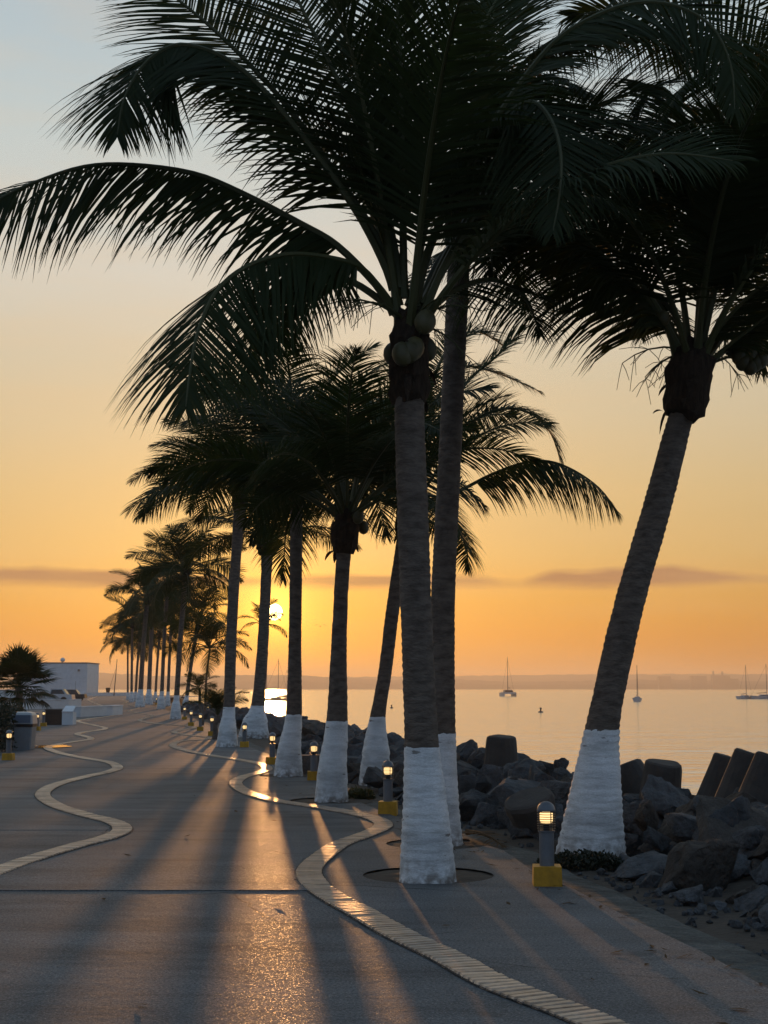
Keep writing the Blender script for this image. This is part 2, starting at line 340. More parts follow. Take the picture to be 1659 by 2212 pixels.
# sea, land, embankment
mk('sea', [(-7000, -3000, SEAZ), (7000, -3000, SEAZ), (7000, 7000, SEAZ), (-7000, 7000, SEAZ)], [(0, 1, 2, 3)], M['sea'])['kind'] = 'structure'
ys = [-30, -12, 2, 5, 8, 12, 16, 20, 26, 34, 45, 60, 80, 110, 150, 200, 258, 300, 330]
v = []; f = []
for y in ys:
    v += [(-600, y, -0.062), (ed(y)+0.3, y, -0.062)]
for i in range(len(ys)-1): f.append((2*i, 2*i+1, 2*i+3, 2*i+2))
n = len(v); v += [(-600, 330, -3), (ed(330)+0.3, 330, -3)]; f.append((n-2, n-1, n+1, n))
mk('ground', v, f, M['bed'])['kind'] = 'structure'
EMB = [(0.28, -0.06), (0.6, -0.05), (1.2, -0.06), (2.2, -0.08), (3.4, -0.16), (4.6, -0.45), (6.5, -1.3), (9, -2.3), (12, -3.2)]
def emb_z(y, vv):
    z = interp(EMB, vv)
    if vv > 0.5: z += 0.14*min(1, (vv-0.5))*noise.noise((y*0.55, vv*0.6, 2.0)) + 0.05*noise.noise((y*2.1, vv*2.3, 5.0))
    return z
ey = []; y = -6.0
while y < 300:
    ey.append(y); y += 0.22 if y < 20 else (0.6 if y < 50 else (2.0 if y < 120 else 8))
evs = [0.28, 0.34, 0.42, 0.55, 0.7, 0.85, 1.0, 1.2, 1.45, 1.7, 2.0, 2.4, 2.9, 3.4, 4, 4.6, 5.5, 6.5, 7.6, 9, 12]
v = [(ed(y)+q, y, emb_z(y, q)) for y in ey for q in evs]; ne = len(evs); f = []
for i in range(len(ey)-1):
    for k in range(ne-1): f.append((i*ne+k, i*ne+k+1, (i+1)*ne+k+1, (i+1)*ne+k))
emb = mk('embankment', v, f, M['soil'], smooth=True); emb['kind'] = 'structure'
# rough kerb strip along the slab edge
v = []; f = []; ky = [y for y in ey if y < 120]
for y in ky:
    e = ed(y); wv = 0.34+0.03*noise.noise((y*1.3, 0, 0))
    j = lambda s: 0.012*noise.noise((y*3.1, s, 0))
    v += [(e+0.004, y, -0.1), (e+0.004, y, -0.018+j(0)), (e+wv*0.6, y, -0.022+j(1)), (e+wv, y, -0.03+j(2)), (e+wv+0.02, y, -0.1)]
for i in range(len(ky)-1):
    for k in range(4): f.append((i*5+k, i*5+k+1, (i+1)*5+k+1, (i+1)*5+k))
mk('kerb_strip', v, f, M['kerb'])['kind'] = 'structure'

# promenade: concrete slabs, children of the promenade
prom = empty('promenade'); prom['kind'] = 'structure'
def slab(fx0, fx1, y0, y1, dz=0.0, tilt=0.0):
    n = max(2, int((y1-y0)/(0.12 if y1 < 30 else 0.3 if y1 < 80 else 1.0))); v = []; f = []
    for i in range(n+1):
        y = y0+(y1-y0)*i/n; a, b2 = fx0(y), fx1(y)
        if b2-a < 0.02: b2 = a+0.02
        z = dz+tilt*(i/n-0.5)
        v += [(a, y, z-0.058), (a, y, z), (b2, y, z), (b2, y, z-0.058)]
    for i in range(n):
        o = i*4
        for k in range(3): f.append((o+k, o+k+1, o+4+k+1, o+4+k))
    f.append((0, 1, 2, 3)); o = n*4; f.append((o+3, o+2, o+1, o))
    f = [tuple(reversed(q)) for q in f]
    return mk('slab', v, f, M['concrete'], prom)
gap = 0.0018
rs = random.Random(3)
cuts = [-8, -3, 1, 4.2, 6.4, 10.97, 12.75, 15.4, 18, 20.8, 24, 27.5, 31, 34.5, 38, 42, 46, 50, 55, 60, 66, 72, 79, 86, 95, 105, 120, 140, 165, 200, 250, 290]
for a, c in zip(cuts, cuts[1:]):
    dz = rs.uniform(-0.003, 0.001)
    if abs(a-10.97) < 0.01: dz = 0.006
    slab(gL, gR, a+gap, c-gap, dz, rs.uniform(-0.002, 0.002))
for a, c in zip(cuts, cuts[1:]):
    slab(lambda y: -9-y*0.42 if y < 40 else -60 - (y-40)*0.3, gL, a+gap+0.2, c-gap+0.2, rs.uniform(-0.003, 0.002), 0)
cutsr = [-8, -2, 2, 5.2, 8.3, 11.45, 14.6, 17.6, 21, 24.5, 28, 33, 38, 44, 50, 58, 66, 75, 86, 100, 120, 150, 190, 250, 290]
pits = []
def pit(x, y, r): pits.append((x, y, r))
right_slabs = []
for a, c in zip(cutsr, cutsr[1:]):
    right_slabs.append((slab(gR, ed, a+gap, c-gap, rs.uniform(-0.002, 0.002), 0), a, c))

# paving bands of bricks
def band(name, curve, nobj, start):
    grp = empty(name); grp['kind'] = 'structure'
    pts = resample(curve, 0.072)
    # bed
    v = []; f = []; n = len(pts)
    nr = []
    for i, p in enumerate(pts):
        t_ = (pts[min(i+1, n-1)]-pts[max(i-1, 0)]).normalized(); nr.append(Vector((t_.y, -t_.x, 0)))
        v += [p+nr[i]*0.118+Vector((0, 0, 0.006)), p-nr[i]*0.118+Vector((0, 0, 0.006))]
        if i: f.append((2*i-2, 2*i, 2*i+1, 2*i-1))
    mk('joint_bed', v, f, M['bandjoint'], grp)
    me = []
    rb = random.Random(5)
    for k in range(6):
        mb = MB(); mb.box(-0.107, 0.107, -0.027, 0.027, -0.01, 0.006, 0.005)
        for q in mb.v: q.x += rb.uniform(-0.004, 0.004); q.y += rb.uniform(-0.003, 0.003)
        m_ = bpy.data.meshes.new('brick'); m_.from_pydata([tuple(q) for q in mb.v], [], mb.f); m_.materials.append(M['brick']); me.append(m_)
    far = MB(); cnt = 0
    for i, p in enumerate(pts):
        ang = math.atan2(nr[i].y, nr[i].x); dz = 0.008+rb.uniform(0, 0.004); m_ = rb.choice(me)
        rx, ry = rb.gauss(0, 0.02), rb.gauss(0, 0.012)
        if cnt < nobj and p.y > start:
            inst('brick', m_, grp, p+Vector((0, 0, dz)), (rx, ry, ang)); cnt += 1
        else:
            mt = Matrix.Translation(p+Vector((0, 0, dz))) @ Matrix.Rotation(ang, 4, 'Z') @ Matrix.Rotation(rx, 4, 'X')
            far.add([mt @ q.co for q in m_.vertices], [tuple(pl.vertices) for pl in m_.polygons])
    o = far.build('far_bricks', M['brick'], grp); o['kind'] = 'stuff'
band('seaward_paving_band', cR, 300, 5.2); band('landward_paving_band', cL, 280, 10.5)

# ------------------------------------------------------------------ palms
def leafy(pts, rollf, leaf, n, wid, droop, pet, a0, a1, lift, rng, lod):
    """rachis points -> leaflets of a feather frond"""
    v = []; f = []
    K = len(pts); H = pts[-1]-pts[0]; H.z = 0
    if H.length < 0.05: H = Vector((1, 0, 0))
    S0 = H.normalized().cross(Vector((0, 0, 1)))
    tang = [(pts[min(i+1, K-1)]-pts[max(i-1, 0)]).normalized() for i in range(K)]
    segs = 5 if lod == 0 else 3
    for side in (-1, 1):
        for j in range(n):
            s = pet+(1-pet)*((j+rng.uniform(-0.3, 0.3))/(n-1)); s = min(max(s, 0), 0.9999)
            q = s*(K-1); i = int(q); fr = q-i; p = pts[i].lerp(pts[i+1], fr); T = tang[i].lerp(tang[i+1], fr).normalized()
            S = (S0-T*S0.dot(T)).normalized(); N = S.cross(T)
            ro = rollf(s); Sr = S*math.cos(ro)+N*math.sin(ro); Nr = N*math.cos(ro)-S*math.sin(ro)
            u = (s-pet)/(1-pet)
            L = leaf*1.12*(0.74+0.75*u if u < 0.35 else 1.0-0.62*max(0, (u-0.45)/0.55)**1.5)*rng.uniform(0.88, 1.08)
            if rng.random() < 0.03: L *= rng.uniform(0.4, 0.7)
            tip = max(0, (u-0.72)/0.28); L *= 1-0.5*tip
            a = (a0+(a1-a0)*u)*(1-0.55*tip)+rng.gauss(0, 0.05)
            d = (T*math.cos(a)+Sr*(side*math.sin(a))+Nr*(lift*(1-0.95*max(0, u)**1.5)+rng.gauss(0, 0.06))).normalized()
            Wd = (T-d*T.dot(d)).normalized()
            tw = rng.gauss(0, 0.25); Wd = (Wd*math.cos(tw)+d.cross(Wd)*math.sin(tw))
            hw = wid*0.42*(1-0.3*u); pp = p.copy(); b = len(v); dr = droop*rng.uniform(0.7, 1.35)
            for k in range(segs+1):
                ww = hw*(0.65, 1.0, 0.92, 0.7, 0.38, 0.05)[k] if segs == 5 else hw*(0.8, 1.0, 0.7, 0.06)[k]
                v.append(pp-Wd*ww); v.append(pp+Wd*ww)
                if k: f.append((b+2*k-2, b+2*k-1, b+2*k+1, b+2*k))
                pp = pp+d*(L/segs)
                d = (d+Vector((0, 0, -1))*dr*(0.12+0.34*k)*(4/segs)+Vector((rng.gauss(0, 0.025), rng.gauss(0, 0.025), 0))).normalized()
    return v, f
def frond_data(pts, rng, leaf=0.8, n=80, wid=0.032, droop=0.35, pet=0.22, a0=1.25, a1=0.72, lift=0.25, roll=(0, 0), rb=0.032, lod=0, dead=False):
    sp = spline(pts, 6 if len(pts) < 7 else 4)
    K = len(sp); rad = [rb*(1-i/(K-1))**0.8+0.004 for i in range(K)]
    rad[0] *= 1.5
    if len(rad) > 2: rad[1] *= 1.2
    mb = MB(); mb.tube(sp, rad, 5 if lod else 6)
    nf = len(mb.f)
    v, f = leafy(sp, lambda s: roll[0]+(roll[1]-roll[0])*s**2.2, leaf, n, wid, droop, pet, a0, a1, lift, rng, lod)
    mb.add(v, f)
    me = bpy.data.meshes.new('frond'); me.from_pydata([tuple(q) for q in mb.v], [], mb.f)
    me.materials.append(M['dead'] if dead else M['rachis']); me.materials.append(M['dead'] if dead else M['leaf'])
    me.polygons.foreach_set('material_index', [0]*nf+[1]*(len(mb.f)-nf)); me.update()
    return me
def arc(L, e0, c, az=0.0, n=7, pw=1.4):
    p = Vector((0, 0, 0)); out = [p.copy()]; ds = L/(n-1)/3
    for i in range((n-1)*3):
        s = (i+0.5)/((n-1)*3); e = e0-c*s**pw
        p = p+Vector((math.cos(e)*math.cos(az), math.cos(e)*math.sin(az), math.sin(e)))*ds
        if i % 3 == 2: out.append(p.copy())
    return out
POOL = {}
def pool(lod):
    if lod in POOL: return POOL[lod]
    rng = random.Random(40+lod); lst = []
    for k in range(16):
        q = k/15.0                                  # 0 young upright .. 1 old hanging
        e0 = R(84-108*q); c = R(62+42*q)
        nn = (92, 52)[lod]; ww = (0.037, 0.056)[lod]
        pts = arc(3.2*(0.9+0.1*math.sin(3*q)), e0, c)
        tw = rng.choice((-1, 1))*rng.uniform(0.3, 1.1)
        lst.append(frond_data(pts, rng, leaf=0.86, n=nn, wid=ww, droop=0.18+0.22*q, lift=0.25-0.85*q, roll=(tw*0.3, tw), lod=lod))
    POOL[lod] = lst; return lst
def trunk_mesh(path, rad, zpaint, seed, step=0.02, n=22, amp=0.10, pitch=0.065, flare=0.0):
    """rows along the path; returns (painted rows, bare rows) as meshes in world space"""
    sp = spline(path, 12); K = len(sp)
    rr = spline([Vector((r, 0, 0)) for r in rad], 12)
    rs_ = random.Random(seed)
    rows = []; acc = 0; last = None
    dense = []
    for i in range(K-1):
        d = (sp[i+1]-sp[i]).length; m_ = max(1, int(d/step))
        for k in range(m_): dense.append((sp[i].lerp(sp[i+1], k/m_), rr[i].x+(rr[i+1].x-rr[i].x)*k/m_))
    dense.append((sp[-1], rr[-1].x))
    s = 0
    for i, (p, r) in enumerate(dense):
        if i: s += (p-dense[i-1][0]).length
        rows.append((p, r, s))
    def mesh(sel, extra, nm, material):
        v = []; f = []
        for (p, r, s) in sel:
            for k in range(n):
                a = 2*math.pi*k/n
                ph = s/pitch+0.35*noise.noise((math.cos(a)*1.4, math.sin(a)*1.4, s*1.5+seed))+0.6*noise.noise((s*2.3, seed, 0))
                saw = (ph % 1.0)
                x = r*(1+amp*(saw-0.5)*(0.6+0.8*noise.noise((s*3, seed*2.0, 1)))+0.035*noise.noise((math.cos(a)*2, math.sin(a)*2, s*4+seed)))+extra
                v.append(p+Vector((math.cos(a)*x, math.sin(a)*x, 0)))
        for i in range(len(sel)-1):
            for k in range(n): f.append((i*n+k, i*n+(k+1) % n, (i+1)*n+(k+1) % n, (i+1)*n+k))
        b = (len(sel)-1)*n; f.append(tuple(b+k for k in range(n)))
        return v, f
    lo = [q for q in rows if q[0].z <= zpaint]; hi = [q for q in rows if q[0].z > zpaint-0.08]
    lv, lf = mesh(lo, 0.0022, 'painted_base', None); lf.pop()
    for k in range(n):                                # brushed, uneven upper edge of the limewash
        lv[-n+k] = lv[-n+k]+Vector((0, 0, 0.022*noise.noise((k*0.9, seed, 0))-0.004))
    return (lv, lf), mesh(hi, 0.0, 'trunk', None)
COCO = None
def coco_mesh():
    global COCO
    if COCO is None:
        mb = MB(); prof = []
        for i in range(9):
            a = -math.pi/2+math.pi*i/8; prof.append((max(0.001, 0.085*math.cos(a)), 0.105*math.sin(a)))
        mb.lathe(prof, 12); COCO = bpy.data.meshes.new('coconut'); COCO.from_pydata([tuple(q) for q in mb.v], [], mb.f); COCO.materials.append(M['coconut'])
        COCO.polygons.foreach_set('use_smooth', [True]*len(COCO.polygons))
    return COCO
def palm(label, path_px, Y, zp_px, fronds=24, lod=0, scale=1.0, seed=1, hero=(), nuts=5, bulge=1.35, base_z=0.0, topY=0.0, qmin=0.0, qmax=1.0, skip=None, azoff=0.0, dead=2):
    rng = random.Random(seed)
    n = len(path_px); path = []; rad = []
    for i, (x, y, r) in enumerate(path_px):
        yy = Y+topY*i/(n-1); path.append(P(x, y, yy)); rad.append(PX(r, yy))
    path[0].z = base_z-0.12; b0 = Vector((path[0].x, path[0].y, base_z))
    root = empty('palm_tree', b0, label, 'palm tree', 'coconut palms with whitewashed trunks along the promenade')
    st_ = 0.018 if Y < 15 else (0.03 if Y < 30 else 0.08); nn = 24 if Y < 15 else (16 if Y < 50 else 10)
    zp = P(path_px[1][0], zp_px, Y).z
    (pv, pf), (tv, tf) = trunk_mesh(path, rad, zp, seed, st_, nn)
    mk('painted_base', [q-b0 for q in pv], pf, M['paint'], root, smooth=True)
    mk('trunk', [q-b0 for q in tv], tf, M['bark'], root, smooth=True)
    top = path[-1]; axis = (path[-1]-path[-2]).normalized(); r0 = rad[-1]
    # fibrous sheath below the crown
    mb = MB(); pr = []
    hh = 0.62*scale
    for i in range(11):
        u = i/10; pr.append((top+axis*(-hh*0.85+hh*1.25*u), r0*(1.0+(bulge-1)*math.sin(math.pi*min(1, u*1.15))**0.8+(0.10*rng.uniform(-1, 1)))*(1 if u < 0.8 else 1-(u-0.8)*2.2)))
    mb.tube([p for p, _ in pr], [r for _, r in pr], 14)
    for q in mb.v: q += Vector((rng.gauss(0, 0.012), rng.gauss(0, 0.012), rng.gauss(0, 0.02)))*scale
    # torn flaps of sheath
    for k in range(7 if lod == 0 else 3):
        a = rng.uniform(0, 6.28); o = top+axis*rng.uniform(-0.5, 0.05)*scale+Vector((math.cos(a), math.sin(a), 0))*r0*bulge*0.9
        d = Vector((math.cos(a)*0.5, math.sin(a)*0.5, rng.uniform(-0.9, 0.5))).normalized(); sd = Vector((-math.sin(a), math.cos(a), 0))
        wv = rng.uniform(0.02, 0.05)*scale; L = rng.uniform(0.12, 0.32)*scale; pts_ = []
        for i in range(5):
            pts_.append(o); o = o+d*L/4; d = (d+Vector((0, 0, -0.45))).normalized()
        vv = []; ff = []
        for i, p in enumerate(pts_):
            k2 = wv*(0.6, 1.0, 0.9, 0.6, 0.1)[i]; vv += [p-sd*k2, p+sd*k2]
            if i: ff.append((2*i-2, 2*i-1, 2*i+1, 2*i))
        mb.add(vv, ff)
    mk('leaf_sheath', [q-b0 for q in mb.v], mb.f, M['fibre'], root)
    ct = top+axis*0.12*scale
    for h in hero:
        pts = h['pts']; kw = {k: q for k, q in h.items() if k != 'pts'}
        me = frond_data([ct+(p-ct) for p in pts], rng, lod=0, **kw)
        me.transform(Matrix.Translation(-b0)); inst('frond', me, root)
    pl = pool(lod)
    for k in range(fronds):
        u = (k+0.5)/fronds; q = qmin+(qmax-qmin)*u
        az = k*2.39996+azoff+rng.gauss(0, 0.15)
        if skip and skip(az % (2*math.pi), q): continue
        me = pl[min(15, max(0, int(q*15+rng.uniform(-0.8, 0.8)+0.5)))]
        s = scale*rng.uniform(0.88, 1.08)
        o = inst('frond', me, root, ct-b0+Vector((math.cos(az), math.sin(az), 0))*r0*0.6-axis*0.25*scale*q, (rng.gauss(0, 0.06), rng.gauss(0, 0.06), az), (s, s*rng.choice((-1, 1)), s))
    # dry fruit stalks and nuts
    ns = nuts if nuts else 0
    for k in range(ns):
        a = rng.choice((0.6, 2.2, 3.7, 5.2))+rng.gauss(0, 0.35); rr_ = r0*bulge*0.95+rng.uniform(0.0, 0.12)*scale
        c = top+Vector((math.cos(a)*rr_, math.sin(a)*rr_, rng.uniform(-0.18, 0.1)*scale))
        o = inst('coconut', coco_mesh(), root, c-b0, (rng.uniform(-0.5, 0.5), rng.uniform(-0.5, 0.5), 0), [scale*rng.uniform(0.9, 1.15)]*3)
    if lod == 0:
        for k in range(5):
            a = rng.uniform(0, 6.28); mb = MB(); o = ct.copy(); d = Vector((math.cos(a), math.sin(a), rng.uniform(-0.1, 0.7))).normalized(); ln = rng.uniform(0.5, 0.8)*scale; pts_ = []
            for i in range(6):
                pts_.append(o.copy()); o += d*ln/5; d = (d+Vector((0, 0, -0.25))).normalized()
            mb.tube(pts_, [0.014, 0.012, 0.01, 0.008, 0.006, 0.004], 5)
            for j in range(12):
                i = rng.randint(2, 5); s0 = pts_[i]; dd = (d+Vector((rng.gauss(0, 0.7), rng.gauss(0, 0.7), rng.gauss(-0.1, 0.5)))).normalized(); e_ = s0+dd*rng.uniform(0.12, 0.35)*scale
                mb.tube([s0, s0.lerp(e_, 0.5)+Vector((0, 0, 0.02)), e_], [0.004, 0.004, 0.003], 3)
            mk('flower_stalk', [q-b0 for q in mb.v], mb.f, M['rachis'], root)
    return root, ct
def zz1(x, y): return (0.52*x, 0.52*y)                       # measuring grids of three enlargements
def zz2(x, y): return (730+0.56*x, 0.56*y)
def zz4(x, y): return (862.7+0.36*x, 597+0.36*y)
def hp(pts, conv, Y0, dY, **kw):
    n = len(pts); out = []
    for i, q in enumerate(pts):
        x, y = conv(*q); out.append(P(x, y, Y0+dY*(i/(n-1))**1.2))
    d = dict(pts=out); d.update(kw); return d

Y1 = G(925, 1900).y; Y2 = G(962, 1822).y; Y3 = G(1275, 1845).y
h1 = [
 hp([(1640, 1290), (1560, 1180), (1400, 1020), (1250, 930), (1000, 800), (800, 720), (550, 685), (350, 692), (150, 755), (0, 825), (-110, 910)], zz1, Y1, -0.5, leaf=1.1, n=140, droop=0.22, lift=-0.8, roll=(0.1, 1.3), a0=1.25, a1=0.8, wid=0.036, pet=0.2),
 hp([(1640, 1200), (1560, 1020), (1450, 830), (1250, 560), (1050, 330), (900, 225), (750, 186), (640, 230), (560, 320), (510, 430), (488, 560)], zz1, Y1, -0.9, leaf=1.05, n=145, droop=0.2, lift=-0.6, roll=(0.25, 1.3), a0=1.2, a1=0.8, wid=0.036),
 hp([(1650, 1200), (1560, 980), (1420, 760), (1200, 450), (1000, 230), (850, 90), (700, -30), (560, -110)], zz1, Y1, 0.5, leaf=0.95, n=117, droop=0.14, lift=0.1, roll=(1.0, 1.3), a0=1.2, wid=0.034),
 hp([(1670, 1200), (1610, 900), (1530, 640), (1420, 370), (1300, 130), (1190, -90), (1050, -280)], zz1, Y1, 0.3, leaf=0.98, n=117, droop=0.1, lift=0.1, roll=(0.9, 1.3), a0=1.25, wid=0.034),
 hp([(1640, 1300), (1560, 1180), (1480, 1105), (1330, 1066), (1180, 1060), (1020, 1110), (900, 1210), (825, 1370), (790, 1540), (772, 1690)], zz1, Y1, -1.5, leaf=1.1, n=140, droop=0.22, lift=-0.75, roll=(0.0, 0.9), a0=1.1, a1=0.8, wid=0.036),
 hp([(255, 1150), (250, 780), (245, 430), (235, 100), (200, -200)], zz2, Y1, -0.5, leaf=0.9, n=117, droop=0.12, lift=0.3, roll=(0.2, 0.4), wid=0.036),
 hp([(300, 1180), (340, 1000), (430, 780), (600, 480), (720, 300), (850, 150), (1000, 60), (1150, 12), (1300, 22), (1440, 100), (1515, 250), (1530, 420)], zz2, Y1, -1.2, leaf=0.9, n=136, droop=0.22, lift=-0.25, roll=(-0.7, -1.0), wid=0.036),
 hp([(290, 1200), (330, 1020), (420, 800), (560, 560), (670, 430), (755, 395), (825, 470), (860, 600), (855, 750), (830, 890)], zz2, Y1, -1.8, leaf=0.85, n=130, droop=0.25, lift=-0.4, roll=(-0.4, -0.6), wid=0.036),
 hp([(280, 1180), (330, 900), (400, 600), (480, 300), (600, 20), (760, -180)], zz2, Y1, 0.6, leaf=0.95, n=117, droop=0.12, lift=0.2, roll=(-0.4, -0.8), wid=0.036),
 hp([(230, 1180), (180, 850), (120, 500), (40, 150), (-80, -150)], zz2, Y1, -0.8, leaf=0.95, n=117, droop=0.14, lift=0.2, roll=(0.4, 0.7), wid=0.036),
 hp([(330, 1180), (430, 960), (600, 700), (820, 520), (1050, 470), (1250, 560), (1350, 740)], zz2, Y1, 0.9, leaf=0.85, n=123, droop=0.3, lift=0.1, roll=(-0.4, -0.7), wid=0.034),
 hp([(230, 1210), (60, 1090), (-110, 1060), (-260, 1150), (-330, 1320), (-350, 1480)], zz2, Y1, 1.6, leaf=0.8, n=104, droop=0.3, lift=-0.5, roll=(0.1, 0.3), wid=0.034),
 hp([(330, 1220), (450, 1120), (600, 1080), (720, 1150), (780, 1290)], zz2, Y1, 2.0, leaf=0.7, n=78, droop=0.3, lift=-0.5, roll=(0, 0), wid=0.03),
]
up_only = lambda az, q: q > 0.3 or (q > 0.12 and 1.75 < az < 4.5)
palm('tall coconut palm with nuts whose white base rises from a round soil pit', [(925, 1908, 64), (921, 1800, 52), (911, 1607, 37), (902, 1400, 34), (893, 1150, 34), (886, 950, 33), (884, 870, 33), (884, 735, 37)], Y1, 1607, fronds=16, seed=3, hero=h1, nuts=8, bulge=1.22, skip=up_only, qmax=0.75, topY=-0.1)
h2 = [
 hp([(480, 760), (620, 620), (780, 560), (930, 590), (1060, 690), (1140, 830)], zz2, Y2, -0.6, leaf=0.95, n=117, droop=0.2, lift=0.0, roll=(-0.5, -0.8), wid=0.034),
 hp([(480, 800), (600, 800), (720, 850), (820, 930), (880, 1040)], zz2, Y2, 0.4, leaf=0.65, n=104, droop=0.3, lift=-0.5, roll=(0, 0), wid=0.032),
 hp([(470, 720), (560, 480), (700, 260), (900, 120), (1100, 90), (1280, 170), (1380, 330)], zz2, Y2, 0.8, leaf=0.95, n=123, droop=0.28, lift=-0.5, roll=(-0.2, -0.3), wid=0.034),
 hp([(470, 720), (520, 420), (640, 120), (820, -80), (1040, -160)], zz2, Y2, 0.2, leaf=0.9, n=117, droop=0.2, lift=0.1, roll=(-0.5, -0.8), wid=0.034),
 hp([(480, 780), (540, 830), (580, 930), (600, 1060)], zz2, Y2, -1.0, leaf=0.6, n=78, droop=0.3, lift=-0.5, wid=0.03),
]
palm('slender grey coconut palm standing just behind the tall nut-bearing one', [(960, 1826, 42), (957, 1740, 34), (957, 1583, 27), (957, 1300, 26), (971, 1000, 25), (985, 700, 24.5), (992, 550, 25), (998, 430, 27)], Y2, 1583, fronds=16, seed=11, hero=h2, nuts=4, bulge=1.3, qmax=0.7, skip=lambda az, q: q > 0.1 and 1.5 < az < 4.8)
h3 = [
 hp([(1370, 1420), (1310, 1400), (1275, 1280), (1180, 1140), (1080, 1040), (950, 920), (860, 850), (770, 800)], zz2, Y3, -0.4, leaf=1.15, n=125, droop=0.45, lift=-0.9, roll=(0, 0), wid=0.036, pet=0.3),
 hp([(1380, 1400), (1400, 1150), (1440, 900), (1500, 700), (1590, 590), (1690, 560)], zz2, Y3, -0.9, leaf=0.9, n=117, droop=0.3, lift=-0.5, roll=(0.3, 0.5), wid=0.036),
 hp([(1360, 1400), (1330, 1150), (1270, 880), (1210, 690), (1130, 590), (1030, 580)], zz2, Y3, 0.5, leaf=0.85, n=117, droop=0.28, lift=-0.45, roll=(0.2, 0.3), wid=0.036, pet=0.35),
 hp([(1400, 1430), (1480, 1360), (1570, 1290), (1680, 1210), (1800, 1170), (1900, 1200)], zz2, Y3, -0.3, leaf=0.8, n=104, droop=0.3, lift=-0.5, wid=0.034),
 hp([(1400, 1420), (1450, 1300), (1540, 1190), (1660, 1090), (1800, 1060)], zz2, Y3, 0.5, leaf=0.85, n=104, droop=0.3, lift=-0.5, wid=0.034),
 hp([(1390, 1400), (1470, 1050), (1560, 750), (1660, 480), (1780, 250)], zz2, Y3, -0.6, leaf=0.95, n=117, droop=0.3, lift=0.1, roll=(0.2, 0.4), wid=0.036),
 hp([(1380, 1400), (1400, 1000), (1380, 650), (1320, 420), (1230, 330), (1150, 420)], zz2, Y3, 0.3, leaf=0.8, n=117, droop=0.3, lift=-0.5, roll=(0.1, 0.2), wid=0.034),
 hp([(1370, 1410), (1320, 1260), (1260, 1170), (1200, 1190), (1170, 1300)], zz2, Y3, 1.5, leaf=0.55, n=65, droop=0.3, lift=-0.5, wid=0.028),
 hp([(1400, 1420), (1480, 1300), (1560, 1190), (1620, 1180), (1660, 1260)], zz2, Y3, 1.6, leaf=0.6, n=71, droop=0.3, lift=-0.5, wid=0.03),
]
palm('thick leaning coconut palm with nuts growing among the boulders', [(1273, 1850, 78), (1283, 1750, 60), (1301, 1575, 37), (1330, 1430, 34), (1363, 1290, 33), (1418, 1100, 32), (1464, 925, 29), (1478, 880, 30), (1494, 790, 38)], Y3, 1573, fronds=14, seed=21, hero=h3, nuts=0, bulge=1.35, qmax=0.6, skip=lambda az, q: q > 0.36)
pt3 = [o for o in COL.objects if o.name.startswith('palm_tree')][-1]
for (x, y) in [(1620, 768), (1605, 783), (1636, 748), (1632, 785), (1622, 792), (1644, 778), (1597, 770), (1430, 690)]:
    inst('coconut', coco_mesh(), pt3, P(x, y, Y3-0.1)-pt3.location, (0.3, 0.2, 0), (0.85, 0.85, 0.8))
mb = MB(); mb.tube([P(1520, 790, Y3)-pt3.location, P(1570, 772, Y3)-pt3.location, P(1615, 770, Y3)-pt3.location], [0.02, 0.014, 0.008], 6); mb.build('fruit_stalk', M['rachis'], pt3)

# a palm beyond the right edge of the view whose crown hangs over it
hx = []
palm('tall coconut palm with a dark crown overhanging the leaning palm', [(1990, 1905, 60), (1985, 1800, 50), (1975, 1600, 35), (1950, 1300, 33), (1900, 900, 32), (1850, 500, 32), (1830, 330, 34)], Y3+1.5, 1600, fronds=22, seed=31, scale=1.12, nuts=0, qmin=0.15, qmax=0.8)

Y4 = G(715, 1730).y; Y5 = G(812, 1690).y; Y6 = G(622, 1675).y; Y7 = G(550, 1590).y; Y8 = G(490, 1613).y
palm('coconut palm with knobbly crown shaft between a bollard light and the paving band', [(715, 1734, 37), (719, 1650, 30), (728, 1557, 23), (732, 1400, 17), (737, 1280, 15.5), (742, 1200, 16), (748, 1120, 20)], Y4, 1557, fronds=19, seed=5, nuts=3, bulge=1.5, qmax=0.54, scale=0.92)
h5 = [
 hp([(60, 1390), (350, 1290), (550, 1190), (750, 1118), (900, 1110), (1050, 1165), (1200, 1270), (1310, 1410)], zz4, Y5, -0.5, leaf=1.05, n=110, droop=0.3, lift=-0.9, wid=0.036, roll=(0, 0.25)),
 hp([(60, 1300), (380, 920), (600, 800), (780, 820), (900, 930), (965, 1090)], zz4, Y5, 0.5, leaf=0.85, n=97, droop=0.3, lift=0.1, wid=0.034, roll=(-0.2, -0.5)),
 hp([(60, 1250), (250, 850), (420, 620), (560, 500), (650, 410), (730, 320)], zz4, Y5, -0.5, leaf=0.75, n=97, droop=0.12, lift=0.1, wid=0.032, roll=(-0.4, -0.7)),
 hp([(60, 1250), (200, 800), (350, 560), (520, 560), (700, 625), (840, 690)], zz4, Y5, 0.8, leaf=0.7, n=91, droop=0.3, lift=0.1, wid=0.032, roll=(-0.3, -0.5)),
 hp([(60, 1250), (180, 700), (300, 420), (450, 330), (600, 400)], zz4, Y5, 0.4, leaf=0.8, n=91, droop=0.15, lift=0.1, wid=0.032, roll=(-0.3, -0.6)),
 hp([(60, 1390), (200, 1480), (330, 1500), (400, 1620), (410, 1760)], zz4, Y5, 0.9, leaf=0.6, n=78, droop=0.3, lift=-0.5, wid=0.032),
]
